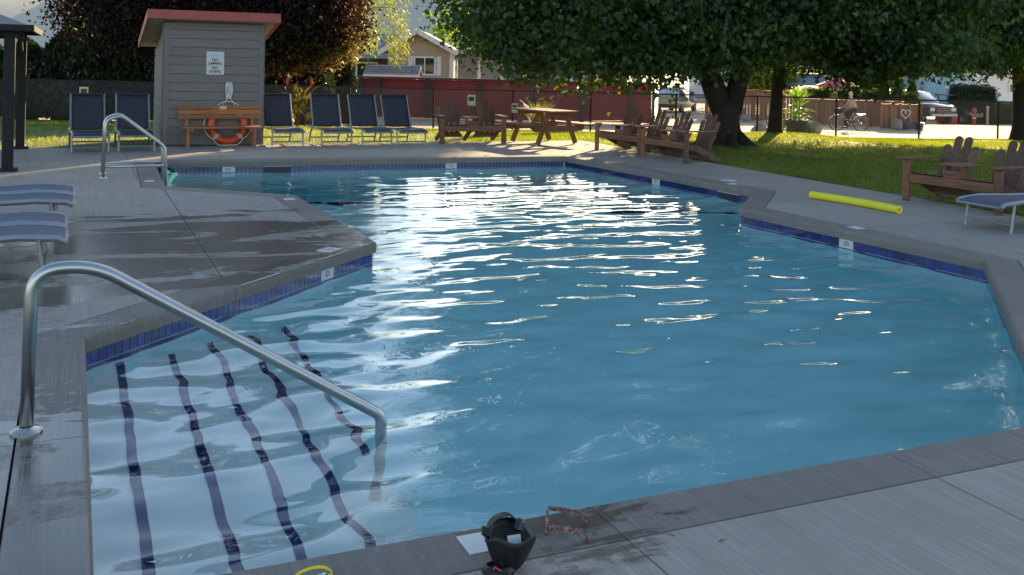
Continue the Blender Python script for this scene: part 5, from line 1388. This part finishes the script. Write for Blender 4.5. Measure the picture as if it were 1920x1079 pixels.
for a, b in (((-0.57, 15.98), (-4.7, 15.98)), ((-0.57, 20.31), (-4.7, 20.31)), ((-0.57, 15.98), (-0.57, 20.31)), ((-4.7, 15.98), (-4.7, 20.31))): L(MB().beam((a[0], a[1], 2.10), (b[0], b[1], 2.10), 0.05, 0.09).build('eave', M['black'], gz))
for y0, s in ((16.28, 1), (20.01, -1)): L(MB().tube([(-0.87, y0, 1.55), (-0.87, y0 + s * 0.12, 1.8), (-0.87, y0 + s * 0.45, 2.0)], 0.03, 6).build('brace', M['black'], gz, smooth='auto'))

# ------------------------------------------------------------------ sling loungers
def make_lounger(name, label, back_deg, sling, group, cat='lounger'):
    """origin at the foot end on the ground, +y towards the head"""
    th = thing(name, label, cat, (0, 0, 0), 0, group)
    w = 0.29; hz = 0.31; hinge = 1.05
    bl = 0.74; a = R(back_deg); by_, bz_ = math.cos(a), math.sin(a)
    for s in (-1, 1):
        MB().tube([(s * w, -0.04, hz - 0.03), (s * w, 0.02, hz), (s * w, 0.3, hz + 0.02), (s * w, 0.7, hz + 0.005), (s * w, hinge, hz), (s * w, 1.75, hz)], 0.019 if back_deg > 10 else 0.026, 8).build('side_rail', M['alu'], th, smooth='auto')
        MB().tube([(s * (w + 0.012), 0.16, hz), (s * (w + 0.012), 0.11, 0.0)], 0.017, 8).build('leg', M['alu'], th, smooth='auto')
        MB().tube([(s * (w + 0.012), 0.95, hz), (s * (w + 0.012), 1.12, hz - 0.02), (s * (w + 0.012), 1.26, hz - 0.12), (s * (w + 0.012), 1.36, 0.0)], 0.017, 8).build('leg', M['alu'], th, smooth='auto')
        MB().tube([(s * w, hinge, hz + 0.02), (s * w, hinge + bl * by_ * 0.55, hz + 0.02 + bl * bz_ * 0.52), (s * w, hinge + bl * by_, hz + 0.02 + bl * bz_)], 0.018, 8).build('back_rail', M['alu'], th, smooth='auto')
    for y, z in ((-0.04, hz - 0.03), (0.115, 0.09), (1.33, 0.09), (1.75, hz)): MB().tube([(-w, y, z), (w, y, z)], 0.015, 8).build('stretcher', M['alu'], th, smooth='auto')
    MB().tube([(-w, hinge + bl * by_, hz + 0.02 + bl * bz_), (w, hinge + bl * by_, hz + 0.02 + bl * bz_)], 0.018, 8).build('head_bar', sling, th, smooth='auto')
    if back_deg > 10: 
        MB().tube([(0.2, hinge + bl * by_ * 0.6, hz + bl * bz_ * 0.6), (0.2, 1.55, hz)], 0.012, 6).build('prop', M['alu'], th)
    def sheet(name_, pts2):
        mb = MB(); n = len(pts2); m = 7; P = []
        for y, z in pts2:
            for j in range(m): u = j / (m - 1) * 2 - 1; P.append((u * (w - 0.004), y, z - 0.016 * (1 - u * u)))
        F = [(i * m + j, i * m + j + 1, (i + 1) * m + j + 1, (i + 1) * m + j) for i in range(n - 1) for j in range(m - 1)]
        o = mb.add(P, F).build(name_, sling, th, smooth=True, fix=False); sm = o.modifiers.new('thick', 'SOLIDIFY'); sm.thickness = 0.006; return o
    sheet('seat_sling', [(-0.045, hz - 0.03), (-0.02, hz + 0.0), (0.15, hz + 0.028), (0.3, hz + 0.034), (0.6, hz + 0.024), (0.85, hz + 0.014), (hinge - 0.01, hz + 0.014)])
    sheet('back_sling', [(hinge + 0.01 + bl * by_ * q + 0.0, hz + 0.03 + bl * bz_ * q + 0.02 * math.sin(q * 3.1) * (by_)) for q in np.linspace(0, 1, 7)])
    return th
lg = make_lounger('sun_lounger', 'navy sling lounger nearest the gazebo, left one of two beside the shed', 62, M['sling'], 'upright navy loungers')
lg.location = (0.29, 18.95, 0); lg.rotation_euler = (0, 0, R(2))
dup(lg, (1.06, 19.0, 0), R(1), 'navy sling lounger close to the shed left wall, right one of two')
LM = [(3.88, 19.55, 'leftmost of the four middle loungers, right beside the shed'), (4.82, 19.40, 'second navy lounger from the shed in the middle row'), (5.64, 19.36, 'third navy lounger from the shed in the middle row'), (6.32, 19.20, 'fourth navy lounger from the shed, next to the wooden chairs')]
for x, y, lab in LM: dup(lg, (x, y, 0), R(1.5 * math.sin(x * 5)), lab)
lf = make_lounger('sun_lounger', 'grey-blue flat lounger nearest the camera at the left border', 3, M['slinggrey'], 'flat grey-blue loungers at the borders')
lf.location = (-0.07, 8.72, 0); lf.rotation_euler = (0, 0, R(90))
dup(lf, (-0.08, 9.42, 0), R(90.6), 'grey-blue flat lounger second from the camera at the left border')
dup(lf, (-0.02, 10.75, 0), R(89), 'grey-blue flat lounger third from the camera at the left border')
dup(lf, (-0.02, 11.45, 0), R(90), 'grey-blue flat lounger farthest from the camera at the left border')
dup(lf, (9.22, 7.95, 0), R(-90), 'grey-blue flat lounger cut by the right border')

# ------------------------------------------------------------------ double adirondack chairs
def make_adirondack():
    """origin between the front legs on the ground, front faces -y"""
    th = thing('double_adirondack_chair', 'x', 'chair', (0, 0, 0), 0, 'double wooden adirondack chairs')
    W = 0.68; A_, AX = M['adir'], M['adirx']
    for s in (-1, 1):
        MB().box((s * W, 0.0, 0.275), (0.11, 0.035, 0.55)).build('front_leg', AX, th, bevel=0.004)
        MB().prism([(-0.02, 0.36), (0.30, 0.30), (0.84, 0.06), (0.86, 0.0), (0.70, 0.0), (0.20, 0.22), (-0.02, 0.26)], Matrix.Translation((s * (W - 0.045), 0, 0)) @ Matrix.Rotation(R(90), 4, 'Z'), 0.035).build('side_rail', A_, th, bevel=0.003)
        MB().prism([(-0.065, -0.10), (0.065, -0.10), (0.075, 0.55), (0.05, 0.66), (-0.05, 0.66), (-0.07, 0.55)], Matrix.Translation((s * (W + 0.01), 0.26, 0.575)) @ Matrix.Rotation(R(-90), 4, 'X') @ Matrix.Translation((0, 0, -0.28)), 0.022).build('armrest', AX, th, bevel=0.004)
        MB().prism([(0, 0), (0.10, 0.0), (0, -0.16)], Matrix.Translation((s * W, 0.018, 0.55)) @ Matrix.Rotation(R(90), 4, 'Z'), 0.03).build('arm_bracket', AX, th)
    MB().box((0, -0.005, 0.315), (2 * W - 0.112, 0.032, 0.115)).build('front_apron', AX, th, bevel=0.004)
    for cx in (-0.40, 0.40):
        for k in range(5):
            y = 0.05 + 0.095 * k; MB().box((cx, y, 0.382 - 0.034 * k), (0.50, 0.082, 0.02), Matrix.Rotation(R(-20), 3, 'X')).build('seat_slat', A_, th, bevel=0.003)
        for k in range(4):
            u = (k - 1.5); hgt = (0.70, 0.83, 0.83, 0.70)[k]; wd = 0.118
            poly = [(-wd * 0.40, 0.0), (wd * 0.40, 0.0), (wd * 0.5, hgt * 0.75)] + [(wd * 0.5 * math.cos(q), hgt - wd * 0.4 + wd * 0.4 * math.sin(q)) for q in np.linspace(0, math.pi, 7)] + [(-wd * 0.5, hgt * 0.75)]
            Mt = Matrix.Translation((cx + u * 0.108, 0.50, 0.10)) @ Matrix.Rotation(R(-22), 4, 'X') @ Matrix.Rotation(R(u * 3.4), 4, 'Y')
            MB().prism(poly, Mt, 0.02).build('back_slat', A_, th, bevel=0.003)
        MB().box((cx, 0.655, 0.46), (0.50, 0.03, 0.07), Matrix.Rotation(R(-22), 3, 'X')).build('back_brace', A_, th)
        MB().prism([(-0.30, 0.0), (0.30, 0.0), (0.22, 0.10), (-0.22, 0.10)], Matrix.Translation((cx, 0.47, 0.10)), 0.03).build('lower_brace', A_, th)
    MB().box((0, 0.20, 0.545), (0.36, 0.42, 0.022)).build('centre_table', AX, th, bevel=0.004)
    MB().box((-0.13, 0.10, 0.45), (0.03, 0.12, 0.18)).build('table_support', AX, th); MB().box((0.13, 0.10, 0.45), (0.03, 0.12, 0.18)).build('table_support', AX, th); MB().box((0, 0.05, 0.42), (0.24, 0.03, 0.10)).build('table_support', AX, th)
    MB().prism([(-0.02, 0.36), (0.30, 0.30), (0.84, 0.06), (0.86, 0.0), (0.70, 0.0), (0.20, 0.22), (-0.02, 0.26)], Matrix.Rotation(R(90), 4, 'Z'), 0.035).build('side_rail', A_, th, bevel=0.003)
    return th
ad = make_adirondack()
ad['label'] = 'brown double wooden chair facing the pool, left of the picnic table'
ad.location = (7.82, 19.70, 0); ad.rotation_euler = (0, 0, R(-7))
dup(ad, (9.86, 17.10, 0), R(-90 + 8), 'brown double wooden chair right of the picnic table, farther of the two in line')
dup(ad, (9.98, 15.60, 0), R(-90 + 3), 'brown double wooden chair in front of the forked maple trunk')
dup(ad, (10.33, 9.38, 0), R(-90 + 5), 'brown double wooden chair on the right beside the yellow foam noodle')

# ------------------------------------------------------------------ picnic table
pt = thing('picnic_table', 'brown wooden picnic table with attached benches at the far pool corner', 'picnic table', (9.42, 19.55, 0), R(10))
for k in range(5): MB().box((-0.29 + 0.145 * k, 0, 0.715), (0.138, 1.55, 0.038)).build('top_plank', M['picnic'], pt, bevel=0.004)
for s in (-1, 1):
    for k in range(2): MB().box((s * (0.60 + 0.135 * k), 0, 0.43), (0.128, 1.55, 0.038)).build('bench_plank', M['picnic'], pt, bevel=0.004)
    y = s * 0.52
    MB().box((0, y, 0.655), (0.70, 0.04, 0.085)).build('top_bearer', M['picnic'], pt, bevel=0.004)
    MB().prism([(-0.66, 0.05), (0.66, 0.05), (0.72, 0.0), (0.62, -0.075), (-0.62, -0.075), (-0.72, 0.0)], Matrix.Translation((0, y, 0.36)), 0.04).build('bench_bearer', M['picnic'], pt, bevel=0.004)
    for q in (-1, 1): MB().beam((q * 0.50, y + 0.042 * s * -1, 0.02), (q * 0.22, y + 0.042 * s * -1, 0.69), 0.042, 0.11, (1, 0, 0)).build('leg', M['picnic'], pt, bevel=0.004)
    MB().beam((0, y * 0.9, 0.38), (0, y * 0.25, 0.68), 0.04, 0.08).build('brace', M['picnic'], pt)

# ------------------------------------------------------------------ rails
def fillet(pts, r_, n=7):
    pts = [Vector(p) for p in pts]; out = [pts[0]]
    for i in range(1, len(pts) - 1):
        a, b, c = pts[i - 1], pts[i], pts[i + 1]; u, v = (a - b).normalized(), (c - b).normalized()
        ang = u.angle(v); rr_ = r_[i - 1] if isinstance(r_, (list, tuple)) else r_
        d = min(rr_ / math.tan(ang / 2), (a - b).length * 0.49, (c - b).length * 0.49); p, q = b + u * d, b + v * d
        for k in range(n + 1):
            t_ = k / n; out.append(p * (1 - t_) ** 2 + b * 2 * t_ * (1 - t_) + q * t_ * t_)
    out.append(pts[-1]); return out
hr_ = thing('handrail', 'curved brushed steel handrail leading down the pool steps', 'handrail', (-0.17, 5.06, 0))
MB().tube(fillet([(0, 0, 0), (0.01, 0, 0.745), (0.27, -0.005, 0.755), (1.685, -0.01, -0.125), (1.685, -0.01, -1.15)], [0.30, 0.40, 0.07], 10), 0.030, 20).build('tube', M['steel'], hr_, smooth=True)
MB().lathe([(0, 0.0), (0.070, 0.0), (0.070, 0.010), (0.060, 0.020), (0.036, 0.026), (0.031, 0.03)], 28).build('escutcheon', M['steel'], hr_, smooth='auto')
ld = thing('pool_ladder', 'steel pool ladder rails at the far left pool edge', 'ladder', (0.5, 15.2, 0))
for y in (15.62, 15.05):
    Tloc(MB().tube(fillet([(0.40, y, 0), (0.42, y, 0.82), (0.62, y, 0.88), (1.22, y, 0.42), (1.26, y, -0.9)], [0.14, 0.14, 0.14], 7), 0.021, 14).build('rail', M['steel'], ld, smooth=True))
    Tloc(MB().tube([(0.41, y, 0.16), (1.255, y, 0.16)], 0.018, 12).build('cross_bar', M['steel'], ld, smooth=True)); Tloc(MB().lathe([(0, 0.0), (0.055, 0.0), (0.05, 0.015), (0.022, 0.025)], 18, (0.40, y, 0)).build('escutcheon', M['steel'], ld, smooth='auto'))
for z in (-0.15, -0.42, -0.70): Tloc(MB().box((1.27, 15.335, z), (0.09, 0.56, 0.03)).build('tread', M['white'], ld, bevel=0.005))

# ------------------------------------------------------------------ small things on the deck
nd = thing('foam_noodle', 'yellow foam pool noodle lying on the right deck', 'pool noodle', (9.18, 9.85, 0))
mb = MB(); pp = [Vector((-0.02 + 0.12 * (q - 0.5) + 0.05 * math.sin(q * 3.14), 0.72 - 1.44 * q, 0.052)) for q in np.linspace(0, 1, 14)]
mb.tube(pp, 0.050, 18, caps=False); a, b = len(mb.v), None
mb.tube(pp, 0.018, 18, caps=False)
m = 18
for e in (0, 13): mb.f += [(e * m + k, e * m + (k + 1) % m, a + e * m + (k + 1) % m, a + e * m + k) for k in range(m)]
mb.build('foam', M['yellow'], nd, smooth='auto')
gr = thing('green_noodle', 'pale green foam noodle curled up by the pool ladder', 'pool noodle', (1.26, 15.9, WL))
MB().tube([(0.06, -0.75, 0.01), (0.05, -0.3, 0.03), (0.12, 0.1, 0.06), (0.22, 0.42, 0.08), (0.13, 0.62, 0.09), (0.03, 0.3, 0.10), (0.05, -0.1, 0.09)], 0.045, 14).build('foam', M['green_foam'], gr, smooth=True)

def plate(label, x, y, rz, kind, w=0.20, h=0.14, name='depth_marker'):
    th = thing(name, label, 'marker', (x, y, 0.0016), rz, 'white marker plates on the coping')
    MB().box((0, 0, 0.0015), (w, h, 0.003)).build('plate', M['white'], th)
    if kind == 'nodive':
        mb = MB(); n = 24
        mb.add([(r_ * math.cos(2 * math.pi * k / n), r_ * math.sin(2 * math.pi * k / n), 0.0036) for r_ in (0.040, 0.052) for k in range(n)], [(k, (k + 1) % n, n + (k + 1) % n, n + k) for k in range(n)])
        mb.add([(-0.033, 0.025, 0.0037), (-0.025, 0.033, 0.0037), (0.033, -0.025, 0.0037), (0.025, -0.033, 0.0037)], [(0, 1, 2, 3)])
        mb.build('prohibition_mark', M['redink'], th, fix=False)
        MB().add([(-0.02, -0.015, 0.0035), (0.015, -0.02, 0.0035), (0.02, 0.015, 0.0035), (0.0, 0.02, 0.0035)], [(0, 1, 2, 3)]).build('diver_mark', M['ink'], th, fix=False)
    elif kind:
        lettering(kind, 0.09, M['ink'], th, (0, 0, 0.0036), rot=(0, 0, 0))
    return th
plate('white no-diving plate on the coping near the peninsula tip', 2.16, 8.95, R(44), 'nodive', 0.20, 0.15)
plate('white plate on the coping left of the black swim mask', 1.40, 3.33, R(180), None, 0.17, 0.14)
plate('white plate on the right coping near the yellow noodle', 7.93, 8.47, R(-88), None, 0.17, 0.13)
plate('white plate on the far right coping before the corner', 9.02, 12.2, R(-88), None, 0.15, 0.13)
plate('white plate on the far coping corner of the peninsula', 2.46, 12.3, R(90), None, 0.16, 0.13)
plate('white plate on the coping beside the pool ladder', 0.98, 14.55, R(90), None, 0.16, 0.12)
def wtile(label, i, s, kind):
    a, b, d, nn, L_ = edge(i); p = a + d * s - nn * 0.006
    th = thing('waterline_tile', label, 'tile', (p.x, p.y, -0.10 - TH_), math.atan2(d.y, d.x), 'white marker tiles at the waterline')
    MB().box((0, 0, 0.048), (0.19, 0.012, 0.094)).build('plate', M['white'], th)
    if kind:
        mb = MB(); n = 20
        mb.add([(r_ * math.cos(math.pi * (k / (n - 1)) * 1.4 - 0.6), -0.0075, 0.044 + r_ * math.sin(math.pi * (k / (n - 1)) * 1.4 - 0.6)) for r_ in (0.024, 0.033) for k in range(n)], [(k, k + 1, n + k + 1, n + k) for k in range(n - 1)])
        mb.add([(-0.02, -0.0075, 0.02), (-0.008, -0.0075, 0.02), (0.016, -0.0075, 0.05), (0.008, -0.0075, 0.055)], [(0, 1, 2, 3)])
        mb.build('diver_mark', M['ink'], th, fix=False)
    else:
        for q in (-0.035, 0.0, 0.03): MB().box((q, -0.007, 0.048), (0.010, 0.002, 0.05)).build('digit_mark', M['ink'], th)
wtile('white no-diving tile below the peninsula coping', 1, 2.82, True)
wtile('white no-diving tile below the right coping', 8, 1.75, True)
wtile('white marker tile below the far right coping near the chairs', 6, 2.9, True)
wtile('white depth tile below the far coping in front of the bench', 5, 1.2, False)
wtile('white depth tile below the far coping in front of the middle chairs', 5, 5.1, False)
# skimmer openings
for (i, s, lab) in ((5, 2.0, 'dark skimmer slot in the far waterline below the bench'), (6, 4.7, 'dark skimmer slot near the far right corner')):
    a, b, d, nn, L_ = edge(i); p = a + d * s - nn * 0.009
    th = thing('skimmer', lab, 'skimmer', (p.x, p.y, -0.21), math.atan2(d.y, d.x), 'skimmer slots at the waterline')
    MB().box((0, 0, 0.055), (0.46, 0.012, 0.10)).build('mouth', M['ink'], th); MB().box((0, -0.004, 0.104), (0.48, 0.012, 0.012)).build('frame', M['grout'], th)
# round lid set in the deck
th = thing('deck_lid', 'round white skimmer lid set in the right deck', 'lid', (9.23, 12.6, 0.001)); MB().lathe([(0, 0.004), (0.12, 0.004), (0.125, 0.0)], 28).build('disc', M['white'], th, smooth='auto'); MB().lathe([(0.128, 0.002), (0.14, 0.002)], 28).build('rim', M['grout'], th)

# black swim mask standing on the coping
mk = thing('swim_mask', 'black rubber swim mask lying upright on the near coping', 'swim mask', (1.405, 3.125, 0.0), R(8))
mk.scale = (1.25, 1.15, 1.05)
mk.rotation_euler = (R(-6), R(9), R(14))
mb = MB(); P = []; n = 30; m_ = 8
for j in range(m_):
    s = j / (m_ - 1)
    for k in range(n):
        a = 2 * math.pi * k / n; rx = 0.034 + 0.046 * s ** 0.7; ry = 0.026 + 0.036 * s ** 0.7
        dip = 0.030 * s * max(0, math.cos(2 * a + 0.5)) - 0.014 * s * math.sin(a) + 0.010 * s * math.sin(3 * a + 1)
        P.append((rx * math.cos(a), ry * math.sin(a), 0.004 + 0.115 * s - dip))
F = [(j * n + k, j * n + (k + 1) % n, (j + 1) * n + (k + 1) % n, (j + 1) * n + k) for j in range(m_ - 1) for k in range(n)] + [tuple(range(n - 1, -1, -1))]
o = mb.add(P, F).build('skirt', M['rubber'], mk, smooth=True, fix=False); sm = o.modifiers.new('thick', 'SOLIDIFY'); sm.thickness = 0.004
pp = [(-0.060 + 0.02 * math.cos(t_), 0.005 + 0.045 * math.sin(t_), 0.07 + 0.055 * math.sin(t_ * 0.5)) for t_ in np.linspace(-1.5, 3.6, 16)]
MB().ribbon(pp, 0.022, 0.004, (0, 0, 1)).build('strap', M['rubber'], mk, smooth='auto')
pp = [(-0.055, 0.035, 0.085), (-0.03, 0.062, 0.125), (0.0, 0.068, 0.145), (0.03, 0.055, 0.150), (0.045, 0.03, 0.13)]
MB().ribbon(pp, 0.030, 0.005, (0.3, 1, 0)).build('strap', M['rubber'], mk, smooth='auto')
MB().box((0.038, 0.012, 0.128), (0.030, 0.022, 0.040), Matrix.Rotation(R(25), 3, 'Y')).build('buckle', M['rubber'], mk, bevel=0.005)
MB().box((0.036, -0.002, 0.128), (0.016, 0.004, 0.028), Matrix.Rotation(R(25), 3, 'Y')).build('buckle_insert', M['lens'], mk, bevel=0.001)
MB().box((0.004, -0.012, 0.092), (0.046, 0.003, 0.030), Matrix.Rotation(R(-18), 3, 'X')).build('inner_label', M['white'], mk)
MB().tube([(-0.078, -0.028, 0.004), (-0.074, -0.035, 0.028), (-0.058, -0.048, 0.014), (-0.035, -0.055, 0.006)], 0.004, 6).build('red_rim', M['hydrant'], mk, smooth=True)
MB().lathe([(0.046, 0.0), (0.046, 0.012), (0.034, 0.024)], 20, (-0.045, -0.012, 0.0)).build('second_lens_frame', M['rubber'], mk, smooth='auto')

# patterned spectacles
sp = thing('spectacles', 'colourful patterned spectacles lying open on the near coping', 'spectacles', (1.655, 3.335, 0.002), R(-118))
sp.scale = (1.15, 1.15, 1.15)
t = NT('patterned_frame'); v = t.coord('obj', (45, 45, 45)); n_ = t.noise(v, 1.6, 2)
t.link(t.ramp(n_, [(0.30, (0.42, 0.02, 0.02)), (0.42, (0.03, 0.03, 0.06)), (0.5, (0.45, 0.30, 0.16)), (0.58, (0.05, 0.03, 0.10)), (0.70, (0.5, 0.05, 0.02))]), t.b.inputs['Base Color']); t.b.inputs['Roughness'].default_value = 0.25
for s in (-1, 1):
    pp = [(s * 0.034 + 0.029 * math.cos(a), 0.002 * math.cos(a), 0.026 + 0.023 * math.sin(a)) for a in np.linspace(0, 2 * math.pi, 22)]
    MB().tube(pp, 0.0042, 6).build('lens_rim', t.m, sp, smooth=True)
    MB().add([(s * 0.034 + 0.027 * math.cos(a), 0, 0.026 + 0.021 * math.sin(a)) for a in np.linspace(0, 2 * math.pi, 18)[:-1]], [tuple(range(17))]).build('lens', M['lens'], sp, fix=False)
    mb = MB(); tp = [(s * 0.066, 0, 0.040), (s * 0.067, 0.05, 0.036), (s * 0.066, 0.095, 0.028), (s * 0.062, 0.135, 0.006)]
    mb.ribbon(tp, 0.014, 0.005, (0, 0, 1))
    mb.build('temple', t.m, sp)
MB().tube([(-0.006, 0, 0.032), (0, -0.002, 0.036), (0.006, 0, 0.032)], 0.003, 6).build('bridge', t.m, sp)

# yellow swim goggles at the lower border
gg = thing('swim_goggles', 'yellow and green swim goggles at the lower border of the coping', 'goggles', (0.765, 3.265, 0.0), R(12))
gg.scale = (0.8, 0.8, 0.9)
teal = simple('teal_lens', (0.02, 0.20, 0.16), 0.1, coat=1)
for s in (-1, 1):
    MB().lathe([(0.026, 0.0), (0.030, 0.012), (0.027, 0.024), (0.022, 0.028)], 18, (s * 0.034, 0, 0.002)).build('cup', M['yellow'], gg, smooth=True)
    MB().lathe([(0.0, 0.029), (0.015, 0.029), (0.022, 0.0265)], 18, (s * 0.034, 0, 0.002)).build('lens', teal, gg, smooth=True)
MB().beam((-0.008, 0, 0.02), (0.008, 0, 0.02), 0.008, 0.006).build('nose_bridge', M['yellow'], gg)
mb = MB(); pp = [(0.064, 0, 0.014), (0.085, 0.02, 0.018), (0.06, 0.055, 0.03), (0, 0.066, 0.034), (-0.06, 0.055, 0.03), (-0.085, 0.02, 0.018), (-0.064, 0, 0.014)]
mb.ribbon(pp, 0.010, 0.003, (0, 0, 1))
mb.build('strap', M['yellow'], gg)
